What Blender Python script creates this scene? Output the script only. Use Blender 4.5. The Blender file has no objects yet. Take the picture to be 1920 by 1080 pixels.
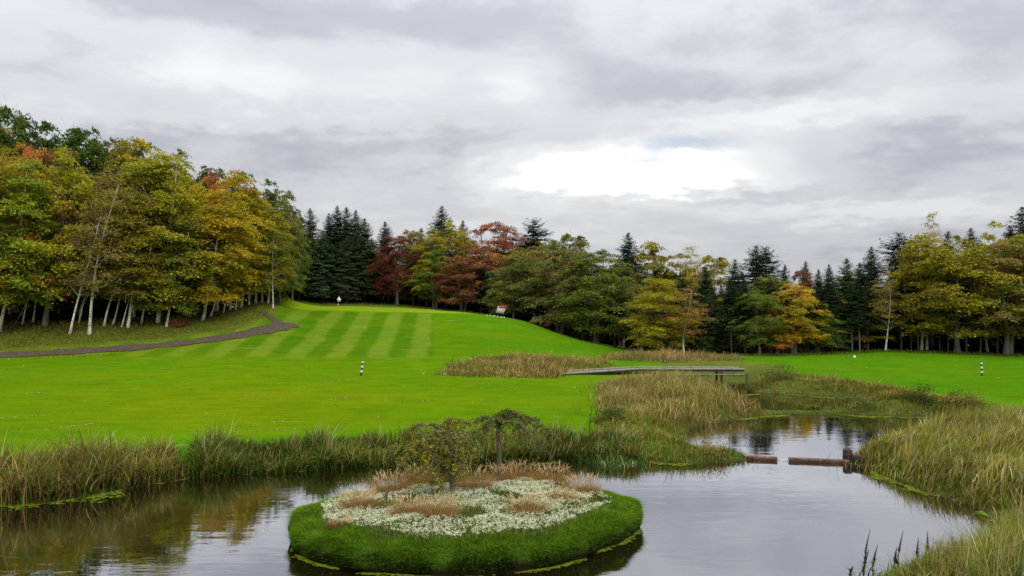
import bpy, math, random
import numpy as np
from mathutils import Vector, Matrix, Euler

# ------------------------------------------------------------------ camera, world, sun, exposure
S = bpy.context.scene
COL = S.collection
F, HZ, CAMZ = 1493.0, 556.0, 7.2          # focal length in photo pixels, horizon row, eye height over the water
cam = bpy.data.cameras.new('camera'); cam_o = bpy.data.objects.new('camera', cam); COL.objects.link(cam_o)
cam_o.location = (0, 0, CAMZ); cam_o.rotation_euler = (math.pi/2, 0, 0)
cam.sensor_width = 36; cam.lens = 36*F/1920; cam.shift_y = (HZ-540)/1920
cam.clip_start = 0.1; cam.clip_end = 6000
S.camera = cam_o
SUN_EL, SUN_AZ = math.radians(40), math.radians(158)      # azimuth clockwise from +Y (behind the camera, to the right)
SKY_GAIN = 1.0

def build_world():
    w = bpy.data.worlds.new('World'); S.world = w; w.use_nodes = True
    nt = w.node_tree; nt.nodes.clear(); L = nt.links.new
    def N(t, **k):
        n = nt.nodes.new(t)
        for a, b in k.items(): setattr(n, a, b)
        return n
    def M(op, a, b=None, c=None, clamp=False):
        n = N('ShaderNodeMath', operation=op, use_clamp=clamp)
        for i, v in enumerate((a, b, c)):
            if v is None: continue
            if isinstance(v, (int, float)): n.inputs[i].default_value = v
            else: L(v, n.inputs[i])
        return n.outputs[0]
    tc = N('ShaderNodeTexCoord'); sep = N('ShaderNodeSeparateXYZ'); L(tc.outputs['Generated'], sep.inputs[0])
    x, y, z = sep.outputs
    az = M('ARCTAN2', x, y); el = M('ARCSINE', z)
    zz = M('MAXIMUM', z, 0.0)
    q = M('DIVIDE', 1.0, M('ADD', zz, 0.17))
    comb = N('ShaderNodeCombineXYZ'); L(M('MULTIPLY', x, q), comb.inputs[0]); L(M('MULTIPLY', y, q), comb.inputs[1])
    def noise(scale, detail, rough, off, dist=0.0):
        mp = N('ShaderNodeMapping'); L(comb.outputs[0], mp.inputs[0])
        mp.inputs['Location'].default_value = off; mp.inputs['Scale'].default_value = (scale, scale, scale)
        n = N('ShaderNodeTexNoise'); L(mp.outputs[0], n.inputs['Vector'])
        n.inputs['Scale'].default_value = 1; n.inputs['Detail'].default_value = detail; n.inputs['Roughness'].default_value = rough
        n.inputs['Distortion'].default_value = dist
        return n.outputs['Fac']
    n1 = noise(0.80, 6, 0.55, (3.1, 1.7, 0), 0.3)
    n2 = noise(2.5, 6, 0.55, (8.2, 4.0, 2), 0.2)
    n3 = noise(7.0, 4, 0.55, (1.2, 9.0, 5), 0.0)
    b = M('MULTIPLY_ADD', M('SUBTRACT', n1, 0.5), 0.55, 0.54)
    b = M('MULTIPLY_ADD', M('SUBTRACT', n2, 0.5), 0.42, b)
    b = M('MULTIPLY_ADD', M('SUBTRACT', n3, 0.5), 0.10, b)
    wob = M('MULTIPLY', M('SUBTRACT', n2, 0.5), 0.16)
    wob2 = M('MULTIPLY', M('SUBTRACT', n3, 0.5), 0.05)
    def blob(px, py, sx, sy, amp):
        a0 = math.atan((px-960)/F); e0 = math.atan((HZ-py)/F*math.cos(a0))
        dx = M('DIVIDE', M('ADD', M('SUBTRACT', az, a0), wob), sx/F)
        dy = M('DIVIDE', M('ADD', M('SUBTRACT', el, e0), wob2), sy/F)
        r2 = M('ADD', M('MULTIPLY', dx, dx), M('MULTIPLY', dy, dy))
        return M('MULTIPLY', M('POWER', 2.718, M('MULTIPLY', r2, -1.0)), amp)
    for bl in [(1190, 315, 240, 50, .58), (1330, 345, 170, 24, .2), (1040, 335, 160, 30, .2), (380, 120, 190, 70, .16), (620, 175, 300, 55, .17), (120, 40, 220, 40, .08), (250, 215, 260, 25, .12), (1000, 445, 500, 40, .10),
               (1560, 205, 330, 24, .20), (1660, 395, 220, 22, .24), (1000, 170, 70, 60, .16), (60, 160, 130, 110, .04),
               (1300, 175, 300, 38, -.13), (1500, 70, 520, 60, -.12), (560, 20, 500, 38, -.17), (640, 265, 380, 34, -.09),
               (1720, 305, 240, 36, -.12), (1420, 370, 140, 12, -.11), (140, 110, 130, 40, -.08), (1270, 268, 50, 20, -.1), (900, 385, 500, 25, -.02)]:
        b = M('ADD', b, blob(*bl))
    ramp = N('ShaderNodeValToRGB'); L(b, ramp.inputs[0]); cr = ramp.color_ramp; cr.interpolation = 'EASE'
    stops = [(0.15, (.36, .378, .43)), (0.38, (.485, .50, .552)), (0.55, (.66, .675, .71)), (0.76, (.82, .83, .85)), (1.0, (1.06, 1.06, 1.05))]
    while len(cr.elements) < len(stops): cr.elements.new(0.5)
    for e, (p, c) in zip(cr.elements, stops): e.position = p; e.color = (*c, 1)
    # overcast luminance: brighter towards the zenith (CIE overcast distribution, 1 at 12 degrees)
    g = M('MINIMUM', M('MULTIPLY_ADD', zz, 1.35, 0.80), 2.0)
    vm = N('ShaderNodeVectorMath', operation='SCALE'); L(ramp.outputs[0], vm.inputs[0]); L(M('MULTIPLY', g, SKY_GAIN), vm.inputs['Scale'])
    # below-horizon stays neutral ; a small blue gap of clear sky
    sky = N('ShaderNodeTexSky', sky_type='NISHITA', sun_disc=False)
    sky.sun_elevation = SUN_EL; sky.sun_rotation = SUN_AZ
    vs = N('ShaderNodeVectorMath', operation='SCALE'); L(sky.outputs[0], vs.inputs[0]); vs.inputs['Scale'].default_value = 0.11
    gap = M('MULTIPLY', M('ADD', blob(1285, 268, 75, 20, .5), blob(1700, 310, 260, 45, .06), clamp=True), 1.0, clamp=True)
    mix = N('ShaderNodeMix', data_type='RGBA'); L(gap, mix.inputs[0]); L(vm.outputs[0], mix.inputs[6]); L(vs.outputs[0], mix.inputs[7])
    bg = N('ShaderNodeBackground'); L(mix.outputs[2], bg.inputs[0]); bg.inputs[1].default_value = 1.0
    out = N('ShaderNodeOutputWorld'); L(bg.outputs[0], out.inputs[0])
    w.cycles.sampling_method = 'MANUAL'; w.cycles.sample_map_resolution = 512
build_world()

sun = bpy.data.lights.new('sun', 'SUN'); sun.energy = 1.5; sun.angle = math.radians(18); sun.color = (1.0, .96, .88)
sun_o = bpy.data.objects.new('sun', sun); COL.objects.link(sun_o)
sd_ = Vector((math.sin(SUN_AZ)*math.cos(SUN_EL), math.cos(SUN_AZ)*math.cos(SUN_EL), math.sin(SUN_EL)))
sun_o.rotation_euler = (-sd_).to_track_quat('-Z', 'Y').to_euler(); sun_o.location = (30, -30, 60)

S.view_settings.view_transform = 'Standard'; S.view_settings.look = 'None'
S.view_settings.exposure = 0.0; S.view_settings.gamma = 1.0; S.view_settings.use_curve_mapping = False
S.render.engine = 'CYCLES'
cy = S.cycles
cy.max_bounces = 6; cy.diffuse_bounces = 4; cy.glossy_bounces = 3; cy.transmission_bounces = 3; cy.transparent_max_bounces = 4
cy.caustics_reflective = False; cy.caustics_refractive = False
cy.use_denoising = True
try: cy.denoiser = 'OPENIMAGEDENOISE'
except Exception: pass

# ------------------------------------------------------------------ helpers
rng = np.random.default_rng(11)
random.seed(5)
def lin(r, g, b):
    f = lambda c: (c/255/12.92) if c/255 <= .04045 else ((c/255+.055)/1.055)**2.4
    return (f(r), f(g), f(b))
def P(px, py, Y): return ((px-960)/F*Y, Y, CAMZ-(py-HZ)*Y/F)
def G0(px, py, z=0.0):                     # photo pixel -> point of the level z
    Y = (CAMZ-z)*F/(py-HZ); return ((px-960)/F*Y, Y)
def smooth(a, b, x):
    t = np.clip((x-a)/(b-a), 0, 1); return t*t*(3-2*t)

def mesh_np(name, verts, faces, mat=None, attrs=None, smooth_shade=False):
    """faces: list of int arrays (M,k)."""
    me = bpy.data.meshes.new(name)
    verts = np.asarray(verts, np.float32)
    faces = [np.asarray(f, np.int32) for f in faces if len(f)]
    me.vertices.add(len(verts)); me.vertices.foreach_set('co', verts.ravel())
    li = np.concatenate([f.ravel() for f in faces])
    tot = np.concatenate([np.full(len(f), f.shape[1], np.int32) for f in faces])
    st = np.concatenate([[0], np.cumsum(tot)[:-1]]).astype(np.int32)
    me.loops.add(len(li)); me.loops.foreach_set('vertex_index', li)
    me.polygons.add(len(tot)); me.polygons.foreach_set('loop_start', st)
    if smooth_shade: me.polygons.foreach_set('use_smooth', np.ones(len(tot), bool))
    me.update(calc_edges=True)
    for k, v in (attrs or {}).items():
        v = np.asarray(v, np.float32)
        if v.ndim == 1:
            a = me.attributes.new(k, 'FLOAT', 'POINT'); a.data.foreach_set('value', v)
        else:
            a = me.attributes.new(k, 'FLOAT_COLOR', 'POINT')
            c = np.ones((len(v), 4), np.float32); c[:, :3] = v; a.data.foreach_set('color', c.ravel())
    if mat: me.materials.append(mat)
    return me
def link(name, data, parent=None, loc=None, **props):
    o = bpy.data.objects.new(name, data); COL.objects.link(o)
    if parent: o.parent = parent
    if loc is not None: o.location = loc
    for k, v in props.items(): o[k] = v
    return o
def empty(name, loc, label, cat, group=None):
    o = link(name, None, None, loc, label=label, category=cat); o.empty_display_size = .3
    if group: o['group'] = group
    return o

class Geo:
    """collects boxes and tubes into one mesh"""
    def __init__(s): s.v = []; s.q = []; s.t = []; s.n = 0
    def add(s, v, q=None, t=None):
        v = np.asarray(v, float)
        if q is not None and len(q): s.q.append(np.asarray(q)+s.n)
        if t is not None and len(t): s.t.append(np.asarray(t)+s.n)
        s.v.append(v); s.n += len(v)
    def box(s, c, d, rot=None, bev=0.0):
        hx, hy, hz = d[0]/2, d[1]/2, d[2]/2
        if bev <= 0:
            v = np.array([(i*hx, j*hy, k*hz) for i in (-1, 1) for j in (-1, 1) for k in (-1, 1)], float)
            q = [(0,1,3,2), (4,6,7,5), (0,4,5,1), (2,3,7,6), (0,2,6,4), (1,5,7,3)]
            if rot is not None: v = v@np.array(rot.to_3x3()).T
            s.add(v+np.array(c), q)
        else:
            b = bev
            ring = [(hx-b, hy), (hx, hy-b), (hx, -hy+b), (hx-b, -hy), (-hx+b, -hy), (-hx, -hy+b), (-hx, hy-b), (-hx+b, hy)][::-1]
            v = []
            for z, k in ((-hz, 1), (-hz+b, 0), (hz-b, 0), (hz, 1)):
                for (x, y) in ring:
                    v.append((x-math.copysign(b*k*.8, x), y-math.copysign(b*k*.8, y), z))
            q = [(r*8+i, r*8+(i+1) % 8, (r+1)*8+(i+1) % 8, (r+1)*8+i) for r in range(3) for i in range(8)]
            v = np.array(v)
            q2 = [(7,6,1,0), (6,5,2,1), (5,4,3,2), (24,25,30,31), (25,26,29,30), (26,27,28,29)]
            if rot is not None: v = v@np.array(rot.to_3x3()).T
            s.add(v+np.array(c), q+q2)
    def tube(s, pts, rad, sides=6, cap=True):
        pts = np.asarray(pts, float); n = len(pts); rad = np.broadcast_to(np.asarray(rad, float), (n,))
        tan = np.gradient(pts, axis=0); tan /= np.linalg.norm(tan, axis=1)[:, None]+1e-9
        ref = np.array([0, 1, 0.]) if abs(tan[0][1]) < .8 else np.array([1., 0, 0])
        a = np.cross(tan, ref); a /= np.linalg.norm(a, axis=1)[:, None]+1e-9
        b = np.cross(tan, a)
        th = np.arange(sides)*2*math.pi/sides
        v = pts[:, None, :]+rad[:, None, None]*(np.cos(th)[None, :, None]*a[:, None, :]+np.sin(th)[None, :, None]*b[:, None, :])
        v = v.reshape(-1, 3)
        i = np.arange(n-1)[:, None]*sides; k = np.arange(sides)[None, :]; k2 = (k+1) % sides
        q = np.stack([i+k, i+k2, i+sides+k2, i+sides+k], -1).reshape(-1, 4)
        t = []
        if cap:
            v = np.vstack([v, pts[-1]]); m = n*sides
            t = [((n-1)*sides+j, (n-1)*sides+(j+1) % sides, m) for j in range(sides)]
        s.add(v, q, t)
    def mesh(s, name, mat, sm=False, attrs=None):
        f = []
        if s.q: f.append(np.concatenate(s.q))
        if s.t: f.append(np.concatenate(s.t))
        return mesh_np(name, np.concatenate(s.v), f, mat, attrs, sm)

# ------------------------------------------------------------------ materials
class NT:
    def __init__(s, name):
        s.m = bpy.data.materials.new(name); s.m.use_nodes = True; s.t = s.m.node_tree; s.t.nodes.clear()
        s.out = s.t.nodes.new('ShaderNodeOutputMaterial')
    def n(s, t, ins=None, **k):
        n = s.t.nodes.new(t)
        for a, b in k.items(): setattr(n, a, b)
        for a, v in (ins or {}).items(): s.set(n.inputs[a], v)
        return n
    def set(s, sock, v):
        if isinstance(v, bpy.types.NodeSocket): s.t.links.new(v, sock)
        elif isinstance(v, (tuple, list)) and len(v) == 3 and sock.type == 'RGBA': sock.default_value = (*v, 1)
        else: sock.default_value = v
    def math(s, op, a, b=0.0, c=0.0, clamp=False):
        return s.n('ShaderNodeMath', {0: a, 1: b, 2: c}, operation=op, use_clamp=clamp).outputs[0]
    def mix(s, f, a, b, mode='MIX'):
        n = s.n('ShaderNodeMix', data_type='RGBA', blend_type=mode); s.set(n.inputs[0], f); s.set(n.inputs[6], a); s.set(n.inputs[7], b)
        return n.outputs[2]
    def noise(s, scale, detail=4, rough=.55, vec=None, dist=0.0, stretch=None):
        if vec is None: vec = s.n('ShaderNodeNewGeometry').outputs['Position']
        if stretch: vec = s.n('ShaderNodeMapping', {0: vec, 3: stretch}).outputs[0]
        return s.n('ShaderNodeTexNoise', {'Vector': vec, 'Scale': scale, 'Detail': detail, 'Roughness': rough, 'Distortion': dist}).outputs['Fac']
    def ramp(s, f, a, b):
        return s.n('ShaderNodeMapRange', {0: f, 1: a, 2: b, 3: 0.0, 4: 1.0}, interpolation_type='SMOOTHSTEP').outputs[0]
    def attr(s, name, kind='GEOMETRY'): return s.n('ShaderNodeAttribute', attribute_name=name, attribute_type=kind)
    def surf(s, sh): s.t.links.new(sh, s.out.inputs[0]); return s.m

def mat_plain(name, c, rough=.8, var=.25, scale=6, c2=None, spec=.3, bump=0.0):
    t = NT(name); tc = t.n('ShaderNodeTexCoord').outputs['Object']
    nz = t.noise(scale, 5, .6, tc)
    col = t.mix(t.ramp(nz, .3, .7), tuple(x*(1-var) for x in c), c2 or tuple(min(1, x*(1+var)) for x in c))
    b = t.n('ShaderNodeBsdfPrincipled', {'Base Color': col, 'Roughness': rough, 'Specular IOR Level': spec})
    if bump:
        bm = t.n('ShaderNodeBump', {'Height': nz, 'Strength': bump, 'Distance': .02}); t.set(b.inputs['Normal'], bm.outputs[0])
    return t.surf(b.outputs[0])

def mat_leaf(name, trans=.30):
    """colour from the object's own colour, with an accent colour (autumn tint) on some clumps"""
    t = NT(name)
    base = t.n('ShaderNodeObjectInfo').outputs['Color']
    acc = t.attr('accent', 'OBJECT').outputs['Color']; amt = t.attr('accent_amount', 'OBJECT').outputs['Fac']
    cl = t.attr('clump').outputs['Fac']; rn = t.attr('rnd').outputs['Fac']
    f = t.ramp(t.math('ADD', t.math('SUBTRACT', cl, 1.0), amt), -.12, .12)
    col = t.mix(f, base, acc)
    val = t.math('MULTIPLY_ADD', rn, .75, .62)
    hue = t.math('MULTIPLY_ADD', t.math('SUBTRACT', t.math('FRACT', t.math('MULTIPLY', cl, 7.31)), .5), .035, .5)
    hs = t.n('ShaderNodeHueSaturation', {'Color': col, 'Value': val, 'Hue': hue, 'Saturation': 1.0})
    d = t.n('ShaderNodeBsdfDiffuse', {'Color': hs.outputs[0]}); tr = t.n('ShaderNodeBsdfTranslucent', {'Color': hs.outputs[0]})
    mx = t.n('ShaderNodeMixShader', {0: trans, 1: d.outputs[0], 2: tr.outputs[0]})
    return t.surf(mx.outputs[0])
def mat_blade(name, trans=.25):
    t = NT(name); c = t.attr('Col').outputs['Color']
    d = t.n('ShaderNodeBsdfDiffuse', {'Color': c}); tr = t.n('ShaderNodeBsdfTranslucent', {'Color': c})
    mx = t.n('ShaderNodeMixShader', {0: trans, 1: d.outputs[0], 2: tr.outputs[0]})
    return t.surf(mx.outputs[0])
def mat_bark(name, c, c2, marks=None):
    t = NT(name); tc = t.n('ShaderNodeTexCoord').outputs['Object']
    nz = t.noise(2.5, 5, .65, tc, stretch=(1, 1, .25))
    col = t.mix(t.ramp(nz, .35, .65), c, c2)
    if marks:
        m = t.noise(3.0, 3, .6, tc, stretch=(1.2, 1.2, 3.5))
        col = t.mix(t.ramp(m, .56, .64), col, marks)
    d = t.n('ShaderNodeBsdfDiffuse', {'Color': col})
    return t.surf(d.outputs[0])

M_LEAF = mat_leaf('leaf', .42); M_NEEDLE = mat_leaf('needle', .08); M_BLADE = mat_blade('grass_blade')
M_BIRCH = mat_bark('birch_bark', (.80, .75, .65), (.36, .32, .25), (.07, .06, .045))
M_BARK = mat_bark('grey_bark', (.13, .115, .095), (.22, .20, .17))
M_WBARK = mat_bark('weeping_bark', (.10, .075, .055), (.24, .19, .14))
M_DBARK = mat_bark('dark_bark', (.06, .048, .038), (.11, .09, .075))

# ------------------------------------------------------------------ terrain
CP = [(-30,42,.8), P(0,800,39), P(300,790,41), P(700,780,43), P(1000,770,44.5), P(1100,780,43),
 P(0,720,57), P(400,720,57), P(800,715,58.5), P(1050,710,60.5), P(678,702,64),
 P(0,690,66), P(300,685,68), P(600,682,70), P(900,690,66),
 P(0,674,71), P(-300,676,67.5), P(150,666,74), P(300,656,77.5), P(450,638,82), P(545,611,89.5), P(0,659,74), P(-300,660,70.5), P(150,651,77), P(300,641,80.5), P(450,622,85.5), P(530,601,91.5),
 P(0,620,80), P(-200,620,77), P(150,616,82), P(300,604,86.5), P(400,592,91.5), P(500,571,99),
 (-60,96,8), (-50,112,10.5), (-80,110,14), (-35,118,8.5), (-75,84,7), (-70,135,15), (-45,140,11),
 P(300,668,73), P(600,665,75), P(800,665,75), P(600,630,87), P(800,630,88), P(650,600,98), P(800,605,97), P(560,580,105), P(700,585,104), P(850,591,102), P(890,592,101),
 P(950,620,94), P(1000,640,88), P(950,650,83), P(1080,655,86), P(1130,657,88), P(1000,665,78), P(1000,607,104), P(1060,630,98),
 P(560,573.5,119), P(630,574,119), P(700,576,119), P(770,579,118), P(850,584,115), P(630,583,104), P(760,588,103), P(560,562,129), P(630,565,130), P(760,573,126), P(900,588,116), P(985,610,112), P(1050,632,106), P(1120,648,102),
 (10,75,1.0), P(1300,672,79), P(1400,668,84), P(1600,662,88), P(1660,659,90), P(1840,704,64), P(1900,667,87), P(1900,740,52), P(1500,700,66), (52,66,.9), (26,50,.85),
 (40,110,1.5), (20,115,1.0), (80,100,1.5), (60,140,4), (0,150,5), (-40,165,11), (-100,160,16), (100,150,5), (100,60,1), (-100,50,3), (-110,100,13),
 (15,30,.7), (20,36,.8), (20,25,.8), (14,20,.8), (10,15,1.0), (12,8,1.5), (30,15,1.5), (0,0,3), (0,-20,5), (-30,0,3), (-42,25,1.5), (45,35,1.0),
 (8,50,.75), (10,58,.8), (-100,0,4), (100,0,4), (-110,-20,5), (110,-20,5), (-120,190,16), (0,190,8), (120,190,8)]
CP = np.array(CP, float)
def _tps(r2): return np.where(r2 > 1e-9, r2*np.log(r2+1e-12), 0)
def _fit():
    xy = CP[:, :2]/100; n = len(CP)
    K = _tps(((xy[:, None]-xy[None])**2).sum(-1))+np.eye(n)*2e-4
    A = np.zeros((n+3, n+3)); A[:n, :n] = K; A[:n, n] = 1; A[:n, n+1:] = xy; A[n:, :n] = A[:n, n:].T
    return xy, np.linalg.solve(A, np.r_[CP[:, 2], 0, 0, 0])
TXY, TW = _fit()

def seg_dist(px, py, poly, closed=True):
    poly = np.asarray(poly, float); best = np.full(px.shape, 1e18)
    n = len(poly); rngs = range(n if closed else n-1)
    for i in rngs:
        a, b = poly[i], poly[(i+1) % n]; d = b-a; l2 = (d**2).sum()+1e-12
        t = np.clip(((px-a[0])*d[0]+(py-a[1])*d[1])/l2, 0, 1)
        best = np.minimum(best, (px-a[0]-t*d[0])**2+(py-a[1]-t*d[1])**2)
    return np.sqrt(best)
def inside(px, py, poly):
    poly = np.asarray(poly, float); c = np.zeros(px.shape, bool); n = len(poly); j = n-1
    for i in range(n):
        xi, yi = poly[i]; xj, yj = poly[j]
        c ^= ((yi > py) != (yj > py)) & (px < (xj-xi)*(py-yi)/(yj-yi+1e-15)+xi); j = i
    return c
def sdist(px, py, poly):                     # negative inside
    return np.where(inside(px, py, poly), -1, 1)*seg_dist(px, py, poly)

SHORE_L = [G0(*p) for p in [(0,947), (60,946), (140,934), (215,920), (300,905), (360,896), (420,891), (520,885), (600,881), (640,877), (740,871), (900,872), (1000,868), (1100,862), (1200,866), (1300,870), (1405,864)]]
UPPER = [G0(*p) for p in [(1385,848), (1335,852), (1282,836), (1292,806), (1335,793), (1430,780), (1480,778), (1540,776), (1640,781), (1750,783), (1860,794), (1910,801), (1800,807), (1725,813), (1665,830), (1612,850), (1588,866)]]
SHORE_R = [G0(*p) for p in [(1640,884), (1700,910), (1760,929), (1830,950), (1872,980), (1862,1005), (1790,1040), (1700,1068), (1625,1092), (1580,1150), (1545,1300)]]
POND = [(-40, 22.5), (-28, 24.5)]+SHORE_L+UPPER+SHORE_R+[(5.5, 10), (3, 7.5), (-8, 7), (-25, 8), (-40, 12)]
CHANNEL = [G0(*p) for p in [(1385,742), (1430,738), (1500,741), (1590,748), (1620,757), (1585,771), (1500,773), (1430,773), (1395,760)]]
STREAM = [G0(*p) for p in [(1385,748), (1330,733), (1290,722), (1300,706), (1345,700), (1400,704), (1398,720), (1420,738)]]
def shore_d(x, y):
    return np.minimum(np.minimum(sdist(x, y, POND), sdist(x, y, CHANNEL)), sdist(x, y, STREAM))
def hz(x, y):
    x = np.atleast_1d(np.asarray(x, float)); y = np.atleast_1d(np.asarray(y, float))
    sh = x.shape; x = x.ravel(); y = y.ravel(); out = np.empty(len(x))
    for s in range(0, len(x), 20000):
        q = np.stack([np.clip(x[s:s+20000], -130, 130), np.clip(y[s:s+20000], -25, 195)], 1)/100
        r2 = ((q[:, None]-TXY[None])**2).sum(-1)
        out[s:s+20000] = _tps(r2)@TW[:-3]+TW[-3]+q@TW[-2:]
    out = np.clip(out, .35, 24)
    d = np.full(len(x), 50.0); m = (y < 85) & (y > -5) & (np.abs(x) < 60)
    d[m] = shore_d(x[m], y[m])
    land = .06+(out-.06)*smooth(-.2, 2.2, d)
    return np.where(d > 0, land, np.maximum(-.7, .06+d*.9)).reshape(sh)
def hz1(x, y): return float(hz([x], [y])[0])

TREE_PX = [-600, -300, 0, 150, 300, 400, 500, 530, 560, 600, 760, 900, 985, 1050, 1120, 1180, 1240, 1400, 1600, 1660, 1800, 1900, 2300, 2700]
TREE_Y = [73, 76, 80, 81.5, 86, 91.5, 99, 113, 127, 130, 126, 112, 109, 104, 100, 92, 86, 85.5, 88.5, 91, 89, 87.5, 85, 84]
def treeY(px): return np.interp(px, TREE_PX, TREE_Y)

def build_ground():
    def axis(parts):
        out = []
        for a, b, st in parts: out += list(np.arange(a, b, st))
        return np.array(out)
    xs = axis([(-1500, -300, 120), (-300, -130, 20), (-130, -60, 3), (-60, -26, .7), (-26, 40, .32), (40, 70, .8), (70, 130, 3), (130, 300, 20), (300, 1501, 120)])
    ys = axis([(-400, -40, 40), (-40, 4, 4), (4, 72, .32), (72, 135, .5), (135, 200, 4), (200, 400, 25), (400, 2501, 150)])
    X, Y = np.meshgrid(xs, ys, indexing='ij'); nx, ny = X.shape
    x = X.ravel(); y = Y.ravel(); z = hz(x, y)
    z += .025*np.sin(x*.9+y*.5)*np.sin(y*.7-x*.3)*(z > .3)
    i = np.arange(nx-1)[:, None]*ny; j = np.arange(ny-1)[None, :]
    q = np.stack([i+j, i+ny+j, i+ny+j+1, i+j+1], -1).reshape(-1, 4)
    px = 960+F*x/np.maximum(y, 1); py = HZ-F*(z-CAMZ)/np.maximum(y, 1)
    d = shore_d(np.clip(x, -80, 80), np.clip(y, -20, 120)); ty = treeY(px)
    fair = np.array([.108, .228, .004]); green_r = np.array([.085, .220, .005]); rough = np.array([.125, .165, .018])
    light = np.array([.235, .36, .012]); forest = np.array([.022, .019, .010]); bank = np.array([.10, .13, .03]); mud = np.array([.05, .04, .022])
    c = np.tile(fair, (len(x), 1))
    def lay(col, m):
        nonlocal c
        c = c*(1-m[:, None])+np.asarray(col)*m[:, None]
    lay((.165, .240, .003), np.exp(-((px-420)/420)**2-((py-760)/55)**2)*.8)
    lay(green_r, np.clip(smooth(780, 960, px)*smooth(62, 70, y)+smooth(1050, 1250, px)*.85, 0, 1))
    lay((.082, .235, .003), smooth(6.5, 3, d)*smooth(60, 55, y)*.9)                  # greener strip beside the bank
    # rough bank under the left trees, above the path
    path = np.array([P(*p)[:2] for p in PATH_PTS]); pd = seg_dist(x, y, path, False)
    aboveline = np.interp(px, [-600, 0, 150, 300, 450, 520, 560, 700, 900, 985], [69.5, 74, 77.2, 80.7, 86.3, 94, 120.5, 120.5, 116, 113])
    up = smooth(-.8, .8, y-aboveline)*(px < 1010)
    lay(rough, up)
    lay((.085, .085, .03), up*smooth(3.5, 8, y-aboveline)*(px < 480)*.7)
    # light plateau
    plat = smooth(103, 105.5, y)*smooth(120.5, 119, y)*smooth(505, 560, px)*smooth(960, 880, px)
    lay(light, plat)
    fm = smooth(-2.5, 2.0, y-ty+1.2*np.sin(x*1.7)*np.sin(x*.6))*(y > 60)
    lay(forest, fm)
    lay((.15, .16, .03), smooth(4.5, 1.0, d)*smooth(1090, 1180, px)*.9); lay(bank, smooth(1.6, .3, d)*.8); lay(mud, smooth(.25, -.1, d))
    stripe = smooth(72.5, 74, y)*smooth(104.5, 103.5, y)*smooth(816, 809, px)*smooth(70, 220, px)*(1-up)*smooth(.5, 1.5, pd)
    ln = np.maximum(1-np.maximum(fm, smooth(1.5, .2, d)), 0)*(1-up*.6)
    t = NT('ground'); col = t.attr('Col').outputs['Color']; st = t.attr('stripe').outputs['Fac']; lawn = t.attr('lawn').outputs['Fac']
    pos = t.n('ShaderNodeNewGeometry').outputs['Position']; sp = t.n('ShaderNodeSeparateXYZ', {0: pos})
    wv = t.math('ADD', sp.outputs[0], t.math('MULTIPLY', t.math('SUBTRACT', sp.outputs[1], 104.0), .085))
    wv = t.math('ADD', wv, t.math('MULTIPLY', t.math('SUBTRACT', t.noise(.25, 4, .7, pos), .5), 1.3))
    wv = t.math('ADD', wv, t.math('MULTIPLY', t.math('SUBTRACT', t.noise(2.2, 2, .6, pos), .5), .5))
    sn = t.math('SINE', t.math('MULTIPLY', t.math('ADD', wv, 11.3+.96), 2*math.pi/3.8))
    sf = t.ramp(sn, -.6, .6)
    scol = t.mix(sf, (.078, .188, .005), (.150, .245, .016))
    col = t.mix(st, col, scol)
    big = t.noise(.10, 4, .6, pos); mid = t.noise(.9, 5, .75, pos, stretch=(.5, 1, 1)); fine = t.noise(9, 5, .8, pos, stretch=(.6, 1, 1))
    v = t.math('ADD', t.math('MULTIPLY_ADD', big, .35, .58), t.math('ADD', t.math('MULTIPLY_ADD', mid, .85, -.25), t.math('MULTIPLY', t.math('SUBTRACT', fine, .5), .9)))
    col = t.n('ShaderNodeHueSaturation', {'Color': col, 'Value': v, 'Hue': t.math('MULTIPLY_ADD', t.math('SUBTRACT', t.noise(.22, 3, .6, pos), .5), .05, .5)}).outputs[0]
    # scraped, dried turf streaks and yellowed patches
    rotv = t.n('ShaderNodeMapping', {0: pos, 2: (0, 0, -.10), 3: (.14, 2.0, 1)}).outputs[0]
    stk = t.ramp(t.n('ShaderNodeTexNoise', {'Vector': rotv, 'Scale': .8, 'Detail': 3, 'Roughness': .6}).outputs['Fac'], .665, .73)
    stk = t.math('MULTIPLY', t.math('MULTIPLY', stk, lawn), t.ramp(t.noise(.16, 2, .5, pos), .48, .62))
    col = t.mix(t.math('MULTIPLY', stk, .75), col, (.34, .24, .06))
    yl = t.math('MULTIPLY', t.ramp(t.noise(.13, 5, .65, pos, stretch=(.35, 1, 1)), .5, .72), lawn)
    col = t.mix(t.math('MULTIPLY', yl, .38), col, (.20, .235, .004))
    lf = t.math('MULTIPLY', t.ramp(t.noise(3.2, 2, .5, pos), .70, .76), t.math('SUBTRACT', 1.0, lawn))
    col = t.mix(t.math('MULTIPLY', lf, .6), col, (.17, .075, .03))
    bm = t.n('ShaderNodeBump', {'Height': t.math('ADD', fine, t.math('MULTIPLY', mid, .6)), 'Strength': .5, 'Distance': .06})
    b = t.n('ShaderNodeBsdfDiffuse', {'Color': col, 'Normal': bm.outputs[0]})
    m = t.surf(b.outputs[0])
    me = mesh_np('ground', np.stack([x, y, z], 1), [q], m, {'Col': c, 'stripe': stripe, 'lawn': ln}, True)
    link('ground', me, kind='structure')
PATH_PTS = [(-500, 676, 66.5), (-200, 674, 70), (0, 667, 72.5), (150, 658, 75.5), (300, 648.5, 79), (400, 638, 82), (470, 624, 85), (520, 611, 88.5), (562, 607, 90.5)]
build_ground()

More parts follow.
